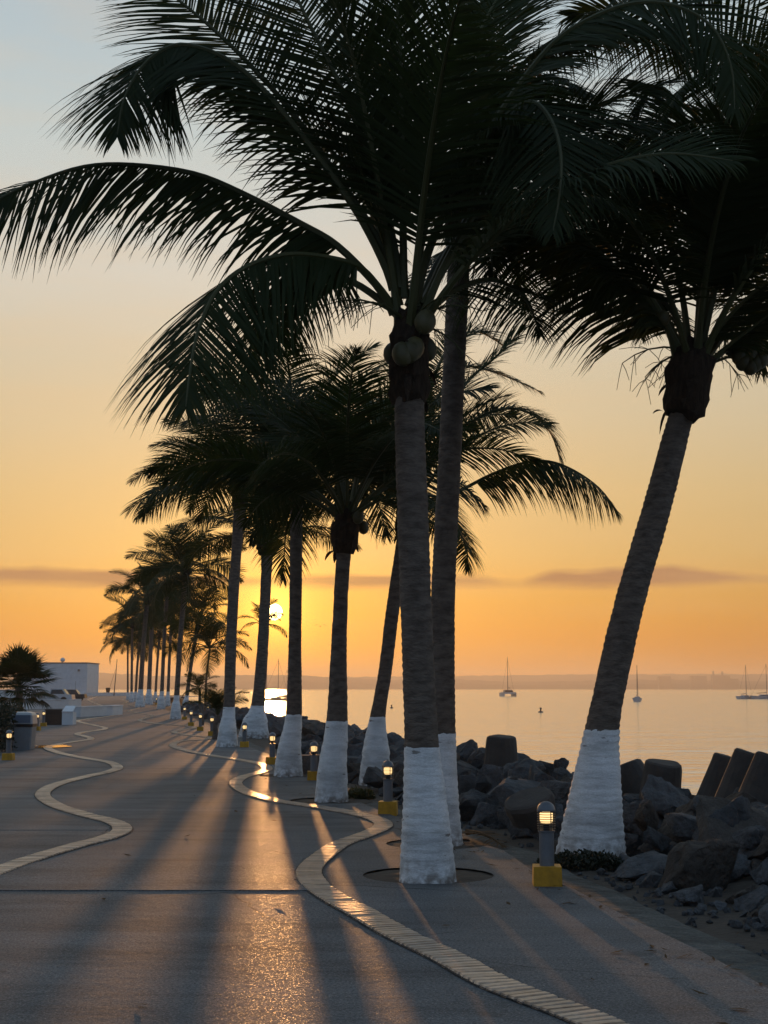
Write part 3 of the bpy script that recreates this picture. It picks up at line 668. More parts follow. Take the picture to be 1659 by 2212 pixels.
palm('coconut palm with a broad white foot leaning seaward out of the rocks', [(812, 1694, 38), (812, 1620, 28), (816, 1548, 17), (832, 1450, 14.5), (848, 1320, 14.5), (866, 1200, 14.5), (884, 1100, 18)], Y5, 1548, fronds=14, seed=6, hero=h5, nuts=5, bulge=1.4, qmax=0.62, scale=0.95, skip=lambda az, q: q > 0.35 and (az < 1.2 or az > 5.1))
palm('straight coconut palm behind a squared grey stone block', [(622, 1678, 33), (626, 1610, 24), (635, 1543, 17.5), (637, 1400, 14), (639, 1250, 13.5), (640, 1120, 13.5), (641, 1030, 17)], Y6, 1543, fronds=20, seed=8, nuts=3, bulge=1.25, qmax=0.66)
palm('coconut palm with a swollen white base standing in front of the low sun', [(548, 1592, 34), (551, 1555, 26), (557, 1524, 15), (566, 1420, 12.5), (572, 1310, 11.5), (576, 1220, 12), (578, 1165, 17)], Y7, 1524, fronds=18, lod=0, seed=9, nuts=5, bulge=1.5, scale=1.0, qmax=0.62)
palm('coconut palm with flared white skirt and dark shadow stretching over the paving', [(490, 1616, 26), (492, 1570, 18), (495, 1527, 12.5), (498, 1420, 12), (504, 1290, 11.5), (513, 1160, 11.5), (520, 1060, 14)], Y8, 1527, fronds=19, lod=0, seed=10, nuts=3, bulge=1.25, qmax=0.68)
far_label = 'distant coconut palm with whitewashed foot in the row towards the white building'
def far_palm(bx, by, zp, tx, ty, rb_, rt, seed, sc_=1.0, label=far_label, n=22, qmax=0.9):
    Y = G(bx, by).y
    pth = [(bx, by, rb_), (bx+(tx-bx)*0.05, by+(zp-by)*0.6, rb_*0.7), (bx+(tx-bx)*0.12, zp, rt*1.1)]
    for u in (0.4, 0.7, 1.0): pth.append((bx+(tx-bx)*(0.12+0.88*u**1.2), zp+(ty-zp)*u, rt if u < 1 else rt*1.2))
    return palm(label, pth, Y, zp, fronds=n, lod=1, seed=seed, nuts=2, scale=sc_, qmax=qmax)
far_palm(379, 1553, 1502, 402, 1235, 13, 5.5, 51, 1.05, 'distant palm with sharply flared white foot nearest the short wild palms', 26)
far_palm(400, 1532, 1502, 432, 1330, 9, 4, 52, 0.9)
far_palm(348, 1531, 1493, 362, 1262, 10, 4, 53, 1.15)
far_palm(362, 1524, 1494, 372, 1310, 7, 3.2, 54, 1.1)
far_palm(302, 1527, 1489, 318, 1290, 11, 5, 55, 1.2)
far_palm(321, 1521, 1489, 330, 1318, 10, 4.5, 56, 1.15)
far_palm(284, 1517, 1494, 286, 1345, 6, 2.6, 57, 1.25)
far_palm(292, 1515, 1494, 302, 1375, 6, 2.6, 58, 1.2)
far_palm(335, 1516, 1494, 345, 1370, 6, 2.6, 59, 1.2)
far_palm(276, 1512, 1496, 276, 1385, 4, 2, 60, 1.3)
# short unpainted palms growing at the edge of the rocks
def wild_palm(bx, by, tx, ty, r, seed, sc_, label, n=14, qmax=0.75):
    rng = random.Random(seed); Y = G(bx, by).y; b0 = G(bx, by); b0.z = -0.03
    root = empty('wild_palm', b0, label, 'palm tree', 'short unpainted palms by the rocks')
    a, c = P(bx, by, Y), P(tx, ty, Y); pts = [a.lerp(c, k/8)+Vector((0.03*math.sin(k), 0, -0.1 if k == 0 else 0)) for k in range(9)]
    mb = MB(); mb.tube([p-b0 for p in pts], [PX(r, Y)*(1.25-0.4*k/8+0.06*(k % 2)) for k in range(9)], 10); mb.build('trunk', M['bark'], root, True)
    for k in range(n):
        q = qmax*(k+0.5)/n; az = k*2.39996+seed
        s = sc_*rng.uniform(0.85, 1.1); inst('frond', pool(1)[int(q*15)], root, c-b0, (0, 0, az), (s, s, s))
wild_palm(437, 1566, 430, 1490, 3, 3, 0.34, 'short shaggy palm with a thin dark stem beside the lamps')
wild_palm(462, 1597, 470, 1545, 5, 4, 0.40, 'young palm with stiff upright fronds beside flared white trunk', 12, 0.4)
wild_palm(560, 1548, 566, 1350, 2.0, 6, 0.55, 'lone thin palm among the rocks silhouetted against the sun glow', 9, 0.75)
wild_palm(440, 1548, 452, 1400, 2.2, 8, 0.9, 'slim palm with a ragged crown leaning over the rocks', 18, 0.85)

# tree pits cut in the slabs
def cut_pit(cx, cy_, r, label_parent=None):
    for o, a, c in right_slabs:
        if a-r < cy_ < c+r:
            cb = MB(); cb.lathe([(r, -0.3), (r, 0.3)], 36, (cx, cy_, 0)); cut = cb.build('cut', None)
            md = o.modifiers.new('b', 'BOOLEAN'); md.object = cut; md.operation = 'DIFFERENCE'; md.solver = 'EXACT'
            dg = bpy.context.evaluated_depsgraph_get(); nm = bpy.data.meshes.new_from_object(o.evaluated_get(dg))
            o.modifiers.clear(); o.data = nm
            bpy.data.objects.remove(cut)
    mb = MB(); v = [(cx, cy_, 0.004)]; f = []
    for i in range(1, 9):
        for k in range(28):
            a = k*2*math.pi/28; q = r*1.04*i/8; v.append((cx+q*math.cos(a), cy_+q*math.sin(a), -0.016+0.02*noise.noise((cx+q*math.cos(a)*6, q*math.sin(a)*6, 0))+0.02*(1-i/8)))
    for k in range(28): f.append((0, 1+k, 1+(k+1) % 28))
    for i in range(7):
        for k in range(28): f.append((1+i*28+k, 1+(i+1)*28+k, 1+(i+1)*28+(k+1) % 28, 1+i*28+(k+1) % 28))
    o = mk('tree_pit', v, f, M['soil'], None, True); o['kind'] = 'structure'
for (x, y, r) in [(925, 1890, 0.53), (945, 1822, 0.5), (714, 1729, 0.55), (622, 1675, 0.5)]:
    p = G(x, y); cut_pit(p.x, p.y, r)

# ------------------------------------------------------------------ boulders of the breakwater
def rock_mesh(seed, sub):
    rng = random.Random(seed); bm = bmesh.new()
    sx_, sy_, sz_ = rng.uniform(0.8, 1.25), rng.uniform(0.7, 1.1), rng.uniform(0.55, 0.85)
    for k in range(rng.randint(11, 16)):
        d = Vector((rng.gauss(0, 1), rng.gauss(0, 1), rng.gauss(0, 1))).normalized()*rng.uniform(0.85, 1.1)
        bm.verts.new((d.x*sx_, d.y*sy_, d.z*sz_))
    r = bmesh.ops.convex_hull(bm, input=bm.verts)
    bmesh.ops.delete(bm, geom=[q for q in bm.verts if not q.link_faces], context='VERTS')
    bmesh.ops.bevel(bm, geom=list(bm.edges), offset=0.09, segments=2, affect='EDGES', profile=0.6, clamp_overlap=True)
    bmesh.ops.triangulate(bm, faces=bm.faces)
    if sub: bmesh.ops.subdivide_edges(bm, edges=[e for e in bm.edges if e.calc_length() > 0.16], cuts=sub)
    bmesh.ops.triangulate(bm, faces=bm.faces)
    o = Vector((seed*3.1, seed*1.7, 0))
    for q in bm.verts:
        n_ = noise.noise(q.co*1.6+o)*0.14+noise.noise(q.co*4.2+o)*0.085+noise.noise(q.co*9+o)*0.045
        q.co += q.co.normalized()*n_
    me = bpy.data.meshes.new('boulder'); bm.to_mesh(me); bm.free()
    me.materials.append(M['rockb'] if seed % 4 == 0 else M['rock'])
    me.polygons.foreach_set('use_smooth', [True]*len(me.polygons))
    try: me.set_sharp_from_angle(angle=R(38))
    except Exception: pass
    return me
ROCK = [rock_mesh(i, 3) for i in range(18)]
rng = random.Random(77); placed = []; cand = []
keep_clear = [(Vector((pp.x, pp.y)), rad_) for pp, rad_ in [(G(1273, 1848), 0.45), (G(812, 1690), 0.4), (G(548, 1590), 0.5)]]
def try_rocks(nr, r0_, r1_, v0, v1, y0, y1, over, lift=0.0):
    for _ in range(nr):
        y = y0*(y1/y0)**rng.random(); vv = rng.uniform(v0, v1); r = rng.uniform(r0_, r1_)
        x = ed(y)+vv; p = Vector((x, y))
        if vv-r*1.05 < (0.56 if y < 11.5 else 0.42): continue
        if any((p-c).length < rr_+r*0.85 for c, rr_ in keep_clear): continue
        if any((p-q).length < (r+s)*over and abs(r-s) < 2*max(r, s) for q, s in placed): continue
        placed.append((p, r)); cand.append((x, y, emb_z(y, vv)+r*0.22+lift, r))
try_rocks(90, 0.5, 0.64, 1.6, 3.6, 8.3, 12.8, 0.8)
try_rocks(700, 0.36, 0.52, 1.5, 8.5, 6, 40, 0.85)
try_rocks(3000, 0.22, 0.36, 0.9, 8.0, 6, 40, 0.68)
try_rocks(4000, 0.11, 0.21, 0.7, 7, 6, 32, 0.72)
try_rocks(1500, 0.3, 0.6, 1.0, 8, 38, 110, 0.75)
# second layer on the crest
pl2 = placed; placed = []
try_rocks(220, 0.2, 0.36, 1.8, 4.2, 8, 60, 0.95, 0.26)
try_rocks(200, 0.14, 0.24, 1.4, 5, 8, 40, 0.95, 0.24)
def show(c):
    x, y, z, r = c
    return r/y
cand.sort(key=show, reverse=True)
vis = [c for c in cand if c[1] > 6.3 and c[0] < c[1]*0.31 and c[2] > -1.6]
invis = [c for c in cand if c not in vis]
near, rest = vis[:300], vis[300:]
for (x, y, z, r) in near:
    rm = rng.choice(ROCK); brown = rm.materials[0] == M['rockb']
    o = inst('boulder', rm, None, (x, y, z), (rng.gauss(0, 0.7), rng.gauss(0, 0.6), rng.uniform(0, 6.28)), (r*1.12, r*1.12, r*1.1))
    vv = x-ed(y); size = 'large' if r > 0.33 else ('middle-sized' if r > 0.2 else 'small')
    place = ('at the inner edge of the breakwater by the path' if vv < 1.7 else 'in the middle of the breakwater' if vv < 3.4 else 'on the seaward side of the breakwater')
    tag(o, size+(' brownish' if brown else ' blue-grey')+' angular boulder lying '+place, 'boulder', 'boulders of the breakwater')
mb = MB()
LOW = [rock_mesh(i+100, 0) for i in range(8)]
LV = [([q.co.copy() for q in m_.vertices], [tuple(p.vertices) for p in m_.polygons]) for m_ in LOW]
for (x, y, z, r) in rest+invis[:260]:
    vv, ff = rng.choice(LV); mt = Matrix.Translation((x, y, z)) @ Matrix.Rotation(rng.uniform(0, 6.28), 4, 'Z') @ Matrix.Rotation(rng.gauss(0, 0.4), 4, 'X') @ Matrix.Scale(r*1.1, 4)
    mb.add([mt @ q for q in vv], ff)
o = mb.build('rubble', M['rock']); tag(o, 'smaller and farther stones filling the breakwater between the boulders', 'rubble', None, 'stuff')
mb = MB()
for k in range(420):
    y = 6*(4.5**rng.random()); vv = 0.38+abs(rng.gauss(0, 0.55)); r = rng.uniform(0.012, 0.05)*(1.4 if vv > 0.8 else 1)
    c_ = rng.choice(LV); mt = Matrix.Translation((ed(y)+vv, y, emb_z(y, vv)+r*0.3)) @ Matrix.Rotation(rng.uniform(0, 6.28), 4, 'Z') @ Matrix.Rotation(rng.gauss(0, 0.6), 4, 'X') @ Matrix.Scale(r, 4)
    mb.add([mt @ q for q in c_[0]], c_[1])
tag(mb.build('pebbles', M['rock']), 'loose pebbles on the bare soil beside the path', 'gravel', None, 'stuff')
# squared stone block by the straight palm
p = G(670, 1672); bm = bmesh.new(); bmesh.ops.create_cube(bm, size=1.0); bmesh.ops.bevel(bm, geom=list(bm.edges), offset=0.06, segments=2, affect='EDGES'); bmesh.ops.triangulate(bm, faces=bm.faces); bmesh.ops.subdivide_edges(bm, edges=list(bm.edges), cuts=2)
for q in bm.verts: q.co += q.normal*0.05*noise.noise(q.co*3); 
for q in bm.verts: q.co = Vector((q.co.x*0.55, q.co.y*0.5, (q.co.z+0.5)*0.36))
me = bpy.data.meshes.new('stone_block'); bm.to_mesh(me); bm.free(); me.materials.append(M['rock'])
tag(inst('stone_block', me, None, (p.x, p.y+0.3, -0.04), (0, 0, 0.2)), 'squared grey stone block lying behind a bollard light', 'stone')

# concrete armour units (four tapered legs)
def armour(tip, ax, r_tip, r_base, L, label, spin=0.0):
    ax = Vector(ax).normalized(); c = tip-ax*L
    ref = Vector((0, 0, 1)).cross(ax)
    if ref.length < 0.1: ref = Vector((1, 0, 0))
    u = ref.normalized(); w_ = ax.cross(u)
    dirs = [ax]
    for k in range(3):
        a = spin+k*2*math.pi/3; dirs.append((-ax/3+(u*math.cos(a)+w_*math.sin(a))*0.943).normalized())
    root = empty('armour_unit', c, label, 'concrete block', 'concrete armour units on the breakwater')
    for i, d in enumerate(dirs):
        mb = MB(); pts = [Vector((0, 0, 0)), d*L*0.35, d*L*0.9, d*L*0.975, d*L]; mb.tube(pts, [r_base*1.1, r_base, r_tip*1.07, r_tip*1.02, r_tip*0.9], 18)
        for q in mb.v: q += Vector((1, 1, 1))*0.012*noise.noise(q*7+c)
        mb.build('leg', M['armour'], root, False)
    return root
def AU(x, y, Y, ax, rt, rb_, L, label, spin=0.3): armour(P(x, y, Y), ax, PX(rt, Y), PX(rb_, Y), L, label, spin)
AU(1083, 1590, 23, (0.02, -0.08, 1), 30, 38, 0.8, 'upright concrete armour leg standing alone above the boulders')
AU(1433, 1646, 17.5, (0.10, -0.15, 1), 38, 44, 0.8, 'squat concrete armour leg beside the leaning palm trunk')
AU(1352, 1652, 18.5, (-0.45, 0.3, 1), 33, 40, 0.8, 'concrete armour leg half hidden behind leaning palm trunk')
AU(1566, 1632, 17.2, (0.28, -0.05, 1), 24, 40, 1.0, 'slanted concrete armour leg at the near end of a leaning row')
AU(1618, 1624, 16.4, (0.30, -0.08, 1), 30, 44, 1.0, 'slanted concrete armour leg in the middle of a leaning row', 0.9)
AU(1668, 1632, 15.6, (0.32, -0.08, 1), 34, 48, 1.0, 'slanted concrete armour leg at the outer end of a leaning row', 1.4)
AU(1140, 1722, 15.2, (-0.25, -0.25, 0.8), 52, 44, 0.55, 'dark flat-topped concrete armour leg wedged among rocks by the bollard', 0.2)

# ------------------------------------------------------------------ bollard lights
def bollard_parts():
    out = {}
    mb = MB(); mb.box(-0.112, 0.112, -0.112, 0.112, -0.06, 0.145, 0.006); out['base'] = (mb, M['yellow'], False)
    mb = MB(); mb.lathe([(0.057, 0.14), (0.057, 0.395), (0.066, 0.40), (0.066, 0.412)], 24); out['post'] = (mb, M['post'], False)
    mb = MB()
    for k in range(8):
        z = 0.423+k*0.0178; mb.lathe([(0.064, z), (0.070, z+0.001), (0.070, z+0.005), (0.064, z+0.006), (0.0635, z+0.003)], 24)
    for k in range(4):
        a = k*math.pi/2+0.5; mb.tube([(0.066*math.cos(a), 0.066*math.sin(a), 0.41), (0.066*math.cos(a), 0.066*math.sin(a), 0.565)], 0.0045, 5)
    out['cage'] = (mb, M['cage'], False)
    mb = MB(); pr = [(0.072, 0.556), (0.072, 0.566)]+[(0.070*math.cos(a), 0.566+0.066*math.sin(a)) for a in (0.2, 0.45, 0.7, 0.95, 1.2, 1.4, 1.55)]; mb.lathe(pr, 24); out['cap'] = (mb, M['post'], True)
    mb = MB(); mb.lathe([(0.02, 0.465), (0.044, 0.47), (0.05, 0.49), (0.05, 0.54), (0.03, 0.553)], 16); out['lamp'] = (mb, M['bulb'], True)
    mb = MB(); mb.lathe([(0.026, 0.40), (0.026, 0.467)], 12); out['socket'] = (mb, M['cage'], False)
    r = {}
    for k, (mb, m_, sm) in out.items():
        me = bpy.data.meshes.new(k); me.from_pydata([tuple(q) for q in mb.v], [], mb.f); me.materials.append(m_)
        if sm: me.polygons.foreach_set('use_smooth', [True]*len(me.polygons))
        r[k] = me
    return r
BP = bollard_parts()
def bollard(p, label, rz=0.0):
    root = empty('bollard_light', p, label, 'bollard light', 'lit bollard lights along the promenade', rz)
    for k, me in BP.items(): inst(k, me, root)
far_b = 'small lit bollard light on yellow block near the distant palms'
for (x, y, lb) in [(1182, 1911, 'grey bollard light on yellow block in front of the thick leaning palm'), (838, 1757, 'grey bollard light on yellow block beside the curl of the paving band'),
                   (678, 1685, 'grey bollard light on yellow block before the squared stone block'), (588, 1651, 'grey bollard light on yellow block left of the straight palm foot'), (528, 1614, 'grey bollard light between flared skirt palm and swollen base palm'),
                   (18, 1642, 'grey bollard light on yellow block between hedge and litter bin'), (80, 1578, 'grey bollard light behind the litter bin'), (94, 1569, 'grey bollard light beside the dark wooden box')]:
    bollard(G(x, y), lb, random.uniform(-0.15, 0.15))
for (x, y) in [(338, 1509), (409, 1517), (399, 1531), (413, 1540), (433, 1547), (450, 1526), (458, 1554)]:
    d = (CAMZ-0.5)*F0/(y-HOR); p = P(x, y, d); p.z = 0.0 if p.x < ed(d) else -0.03; bollard(p, far_b)

# ------------------------------------------------------------------ low plants
def tuft(cx, cy_, z, rx, ry, h, n, size, seed, name, label, mat_, cat='shrub'):
    rg = random.Random(seed); v = []; f = []
    for k in range(n):
        a = rg.uniform(0, 6.28); q = math.sqrt(rg.random()); p = Vector((rx*q*math.cos(a), ry*q*math.sin(a), h*(1-0.6*q*q)*rg.random()))
        d = Vector((rg.gauss(0, 0.7), rg.gauss(0, 0.7), rg.uniform(0.1, 1))).normalized(); s = d.cross(Vector((rg.gauss(0, 1), rg.gauss(0, 1), rg.gauss(0, 1)))).normalized()*size*0.3
        L = size*rg.uniform(0.6, 1.4); b = len(v); v += [p, p+d*L*0.5+s, p+d*L, p+d*L*0.5-s]; f.append((b, b+1, b+2, b+3))
    for k in range(10):
        pass
    root = empty(name, (cx, cy_, z), label, cat)
    mk('foliage', v, f, mat_, root)
    mb = MB()
    for k in range(9):
        a = rg.uniform(0, 6.28); q = rg.uniform(0.2, 0.8); mb.tube([(0, 0, -0.05), (rx*q*0.5*math.cos(a), ry*q*0.5*math.sin(a), h*0.4), (rx*q*math.cos(a), ry*q*math.sin(a), h*0.7)], [0.008, 0.006, 0.003], 4)
    mb.build('stem', M['bark'], root)
p = G(1268, 1862); tuft(p.x-0.05, p.y-0.05, -0.05, 0.38, 0.22, 0.15, 2600, 0.035, 1, 'shrub', 'low dark shrub hugging the foot of the leaning palm', M['shrub'])
p = G(775, 1722); tuft(p.x, p.y, -0.03, 0.22, 0.16, 0.13, 500, 0.07, 2, 'shrub', 'small grassy weed clump beside the knobbly palm base', M['grass'])
p = G(905, 1770); tuft(p.x+0.1, p.y, -0.03, 0.2, 0.15, 0.10, 300, 0.05, 5, 'shrub', 'small weed clump at the path edge behind the slender palm', M['grass'])
# dry leaf litter along the path edge and round the pits
rg = random.Random(19); v = []; f = []
for k in range(170):
    y = 6.5*(4.0**rg.random()); x = ed(y)-abs(rg.gauss(0, 0.35)) if rg.random() < 0.75 else rg.uniform(-3, ed(y))
    if rg.random() < 0.35: x = ed(y)+rg.uniform(0.05, 0.8)
    z = 0.006 if x < ed(y) else emb_z(y, max(0.28, x-ed(y)))+0.015
    a = rg.uniform(0, 6.28); L = rg.uniform(0.02, 0.07); wd = L*rg.uniform(0.15, 0.4); d = Vector((math.cos(a), math.sin(a), 0)); q = Vector((-d.y, d.x, 0)); c = Vector((x, y, z)); b = len(v)
    v += [c-d*L, c-q*wd+Vector((0, 0, 0.008)), c+d*L+Vector((0, 0, rg.uniform(0, 0.02))), c+q*wd+Vector((0, 0, 0.004))]; f.append((b, b+1, b+2, b+3))
tag(mk('leaf_litter', v, f, M['dead']), 'scattered dry leaf litter along the path edge', 'litter', None, 'stuff')
# fallen dry frond
rg = random.Random(9); a = G(1010, 1808); c = G(1088, 1829); 
me = frond_data([a+Vector((0, 0, 0.05)), a.lerp(c, 0.35)+Vector((0, 0, 0.07)), a.lerp(c, 0.7)+Vector((0, 0, 0.05)), c+Vector((0, 0, 0.0))], rg, leaf=0.22, n=26, wid=0.03, droop=0.1, pet=0.05, lift=0.05, rb=0.02, dead=True)
tag(inst('fallen_frond', me), 'dry brown fallen frond lying on the path edge by the slender palm', 'palm frond')

# ------------------------------------------------------------------ left side: hedge, bin, walls, building
def hedge(x0, x1, y0, y1, h, n, seed, label, sl=-0.215):
    rg = random.Random(seed); v = []; f = []
    for k in range(n):
        p = Vector((rg.uniform(x0, x1), rg.uniform(y0, y1), h*rg.random()**0.7))
        top = h*(0.85+0.25*noise.noise((p.x*1.2, p.y*1.2, 0)))
        if p.z > top: continue
        if x0+0.3 < p.x < x1-0.3 and y0+0.3 < p.y < y1-0.3 and p.z < top-0.35: continue
        p += Vector((rg.gauss(0, 0.06)+sl*(p.y-y0), rg.gauss(0, 0.06), rg.gauss(0, 0.04)))
        d = Vector((rg.gauss(0, 1), rg.gauss(0, 1), rg.gauss(0.4, 1))).normalized(); s = d.cross(Vector((rg.gauss(0, 1), rg.gauss(0, 1), rg.gauss(0, 1)))).normalized()
        L = rg.uniform(0.06, 0.11); b = len(v); v += [p, p+d*L*0.5+s*L*0.32, p+d*L, p+d*L*0.5-s*L*0.32]; f.append((b, b+1, b+2, b+3))
    root = empty('hedge', ((x0+x1)/2, (y0+y1)/2, 0), label, 'hedge')
    o = Vector(root.location); mk('foliage', [q-o for q in v], f, M['shrub'], root)
    mb = MB()
    for k in range(14):
        px_, py_ = rg.uniform(x0+0.2, x1-0.2)-o.x, rg.uniform(y0+0.2, y1-0.2)-o.y; px_ += sl*(py_+o.y-y0); mb.tube([(px_, py_, -0.05), (px_+rg.gauss(0, 0.1), py_, h*0.5), (px_+rg.gauss(0, 0.15), py_, h*0.85)], [0.03, 0.02, 0.01], 5)
    mb.build('stem', M['bark'], root)
pA = G(22, 1628); hedge(pA.x-3.0, pA.x-0.1, pA.y+0.3, pA.y+9, 1.12, 52000, 3, 'dense dark leafy hedge behind the litter bin')
pB = G(84, 1575); hedge(pB.x-4.0, pB.x-0.3, pB.y-6, pB.y+4, 0.85, 40000, 4, 'dark leafy hedge beneath the fan palm', -0.22)

# litter bin
p = G(50, 1619); root = empty('litter_bin', p, 'grey litter bin with hooded swing lid beside hedge', 'litter bin'); hw = PX(24, p.y)
def taper(mb, w0, w1, z0, z1, d0=None, d1=None, n=0.03):
    d0 = d0 or w0; d1 = d1 or w1
    def ring(w_, d_, z): return [(-w_+n, -d_, z), (w_-n, -d_, z), (w_, -d_+n, z), (w_, d_-n, z), (w_-n, d_, z), (-w_+n, d_, z), (-w_, d_-n, z), (-w_, -d_+n, z)]
    v = ring(w0, d0, z0)+ring(w1, d1, z1); f = [(k, (k+1) % 8, 8+(k+1) % 8, 8+k) for k in range(8)]+[tuple(range(7, -1, -1)), tuple(range(8, 16))]; mb.add(v, f)
mb = MB(); taper(mb, hw*0.82, hw*0.94, 0, 0.56); mb.build('body', M['binbody'], root)
mb = MB(); taper(mb, hw*0.99, hw*0.99, 0.56, 0.63); mb.build('rim', M['black'], root)
mb = MB(); taper(mb, hw*1.0, hw*0.94, 0.632, 0.84); taper(mb, hw*0.94, hw*0.80, 0.84, 0.90); taper(mb, hw*0.80, hw*0.5, 0.90, 0.925); lid = mb.build('lid', M['binrim'], root)
mb = MB(); mb.box(-hw*0.80, hw*0.80, -hw*1.02-0.004, -hw*0.97, 0.66, 0.85, 0.0); mb.build('flap', M['binlid'], lid)
# puddle
c = G(104, 1613.5); v = [(c.x, c.y, 0.016)]; f = []
for k in range(32):
    a = k*2*math.pi/32; q = 1+0.3*noise.noise((math.cos(a)*1.5, math.sin(a)*1.5, 4)); v.append((c.x+PX(42, c.y)*q*math.cos(a), c.y+0.9*q*math.sin(a), 0.016)); f.append((0, 1+k, 1+(k+1) % 32))
mk('puddle', v, f, M['puddle'])['kind'] = 'structure'
# dark wooden box with white end post
p = G(115, 1566); root = empty('wooden_box', p, 'dark brown slatted wooden box closed by a white post', 'planter'); wv = PX(18, p.y)
mb = MB(); mb.box(-wv, wv, 0.03, 0.9, 0, 0.60); mb.build('core', M['black'], root)
for k in range(6): mb = MB(); mb.box(-wv-0.01, wv+0.01, 0, 0.028, 0.02+k*0.105, 0.115+k*0.105, 0.004); mb.build('plank', M['wood'], root)
p = G(145, 1566); root = empty('white_post', p, 'white masonry post with sloping cap beside the wooden box', 'post'); wv = PX(11.5, p.y)
mb = MB(); mb.box(-wv, wv, 0, 0.7, -0.05, 0.52); mb.build('shaft', M['white'], root)
mb = MB(); mb.add([(-wv*1.05, -0.03, 0.52), (wv*1.05, -0.03, 0.52), (wv*0.8, 0.75, 0.74), (-wv*1.05, 0.75, 0.74), (-wv*1.05, -0.03, 0.56), (wv*1.05, -0.03, 0.56), (wv*0.8, 0.75, 0.78), (-wv*1.05, 0.75, 0.78)], [(3, 2, 1, 0), (4, 5, 6, 7), (0, 1, 5, 4), (1, 2, 6, 5), (2, 3, 7, 6), (3, 0, 4, 7)]); mb.build('cap', M['white'], root)
# low white planter walls
def wall_poly(name, label, pts, h, th, parent=None, cap=True):
    o = Vector((pts[0][0], pts[0][1], 0)); root = empty(name, o, label, 'wall'); v = []; f = []
    n = len(pts)
    for i, q in enumerate(pts):
        a = Vector(pts[max(i-1, 0)]); b = Vector(pts[min(i+1, n-1)]); t_ = (b-a).normalized(); nn = Vector((-t_.y, t_.x)); q = Vector(q)
        for (s, z) in ((0, -0.08), (0, h), (th, h), (th, -0.08)): v.append((q.x+nn.x*s-o.x, q.y+nn.y*s-o.y, z))
        if i:
            for k in range(4): f.append(((i-1)*4+k, i*4+k, i*4+(k+1) % 4, (i-1)*4+(k+1) % 4))
    f += [(0, 1, 2, 3), ((n-1)*4+3, (n-1)*4+2, (n-1)*4+1, (n-1)*4)]
    mk('wall', v, f, M['white'], root)
    if cap:
        v2 = []; f2 = []
        for i, q in enumerate(pts):
            a = Vector(pts[max(i-1, 0)]); b = Vector(pts[min(i+1, n-1)]); t_ = (b-a).normalized(); nn = Vector((-t_.y, t_.x)); q = Vector(q)
            for (s, z) in ((-0.03, h), (-0.03, h+0.05), (th+0.03, h+0.05), (th+0.03, h)): v2.append((q.x+nn.x*s-o.x, q.y+nn.y*s-o.y, z))
            if i:
                for k in range(4): f2.append(((i-1)*4+k, i*4+k, i*4+(k+1) % 4, (i-1)*4+(k+1) % 4))
        f2 += [(0, 1, 2, 3), ((n-1)*4+3, (n-1)*4+2, (n-1)*4+1, (n-1)*4)]
        mk('coping', v2, f2, M['white'], root)
    return root
a, b = G(148, 1549), G(240, 1546); pts = [(a.x, a.y), (a.x*0.6+b.x*0.4, a.y+0.1), (b.x-0.25, b.y), (b.x, b.y+0.4), (b.x, b.y+3.5)]
wall_poly('planter_wall', 'low white rounded planter wall reaching out beside the paving band', pts, 0.5, 0.4)
a, b = G(60, 1532), G(149, 1530); wall_poly('planter_wall', 'low white wall in front of the parked vehicles', [(a.x, a.y), (b.x, b.y), (b.x+0.1, b.y+4)], 0.62, 0.3)
a, b = G(-90, 1528), G(70, 1526); wall_poly('garden_wall', 'white garden wall behind the fan palm', [(a.x, a.y), (b.x, b.y)], 1.35, 0.25)
a, b = G(180, 1503.5), G(305, 1502.5); wall_poly('end_wall', 'long low white wall closing the far end of the promenade', [(a.x, a.y), (b.x, b.y)], 0.62, 0.4)
# white building
a, b = G(40, 1503), G(187, 1503); Yb = a.y; h = (1503-1434)/F0*Yb; root = empty('white_building', ((a.x+b.x)/2, Yb, 0), 'plain white flat-roofed building with a double door', 'building'); hw = (b.x-a.x)/2
mb = MB(); mb.box(-hw, hw, 0, 12, -0.1, h); mb.build('wall', M['white'], root)
mb = MB(); mb.box(-hw-0.12, hw+0.12, -0.12, 12.1, h+0.002, h+0.22); rf = mb.build('roof', M['coping'], root)
mb = MB(); mb.lathe([(0.1, h+0.22), (0.12, h+0.3), (0.45, h+0.5), (0.5, h+0.8), (0.3, h+1.1), (0.05, h+1.2)], 12, (hw-5.3, 1, 0)); mb.build('vent', M['white'], rf)
dx = hw-PX(24, Yb); dw = PX(9.5, Yb)
d = None
mb = MB(); mb.box(dx-dw, dx+dw, -0.05, 0.0, 0.3, 3.05); d = mb.build('door', M['white'], root)
mb = MB(); mb.box(dx-0.03, dx+0.03, -0.06, -0.051, 0.3, 3.0); mb.build('seam', M['coping'], d)
mb = MB(); mb.box(dx-dw-0.15, dx-dw, -0.09, 0.0, 0.2, 3.2); mb.box(dx+dw, dx+dw+0.15, -0.09, 0, 0.2, 3.2); mb.box(dx-dw, dx+dw, -0.09, 0, 3.052, 3.2); mb.build('door_frame', M['white'], root)
mb = MB(); mb.box(dx-dw-1, dx+dw+1.2, -1.4, -0.002, -0.1, 0.28); mb.build('step', M['white'], root)
mb = MB(); mb.box(hw-1.9, hw-1.5, -0.3, -0.002, h-1.6, h-1.2); mb.build('wall_lamp', M['coping'], root)
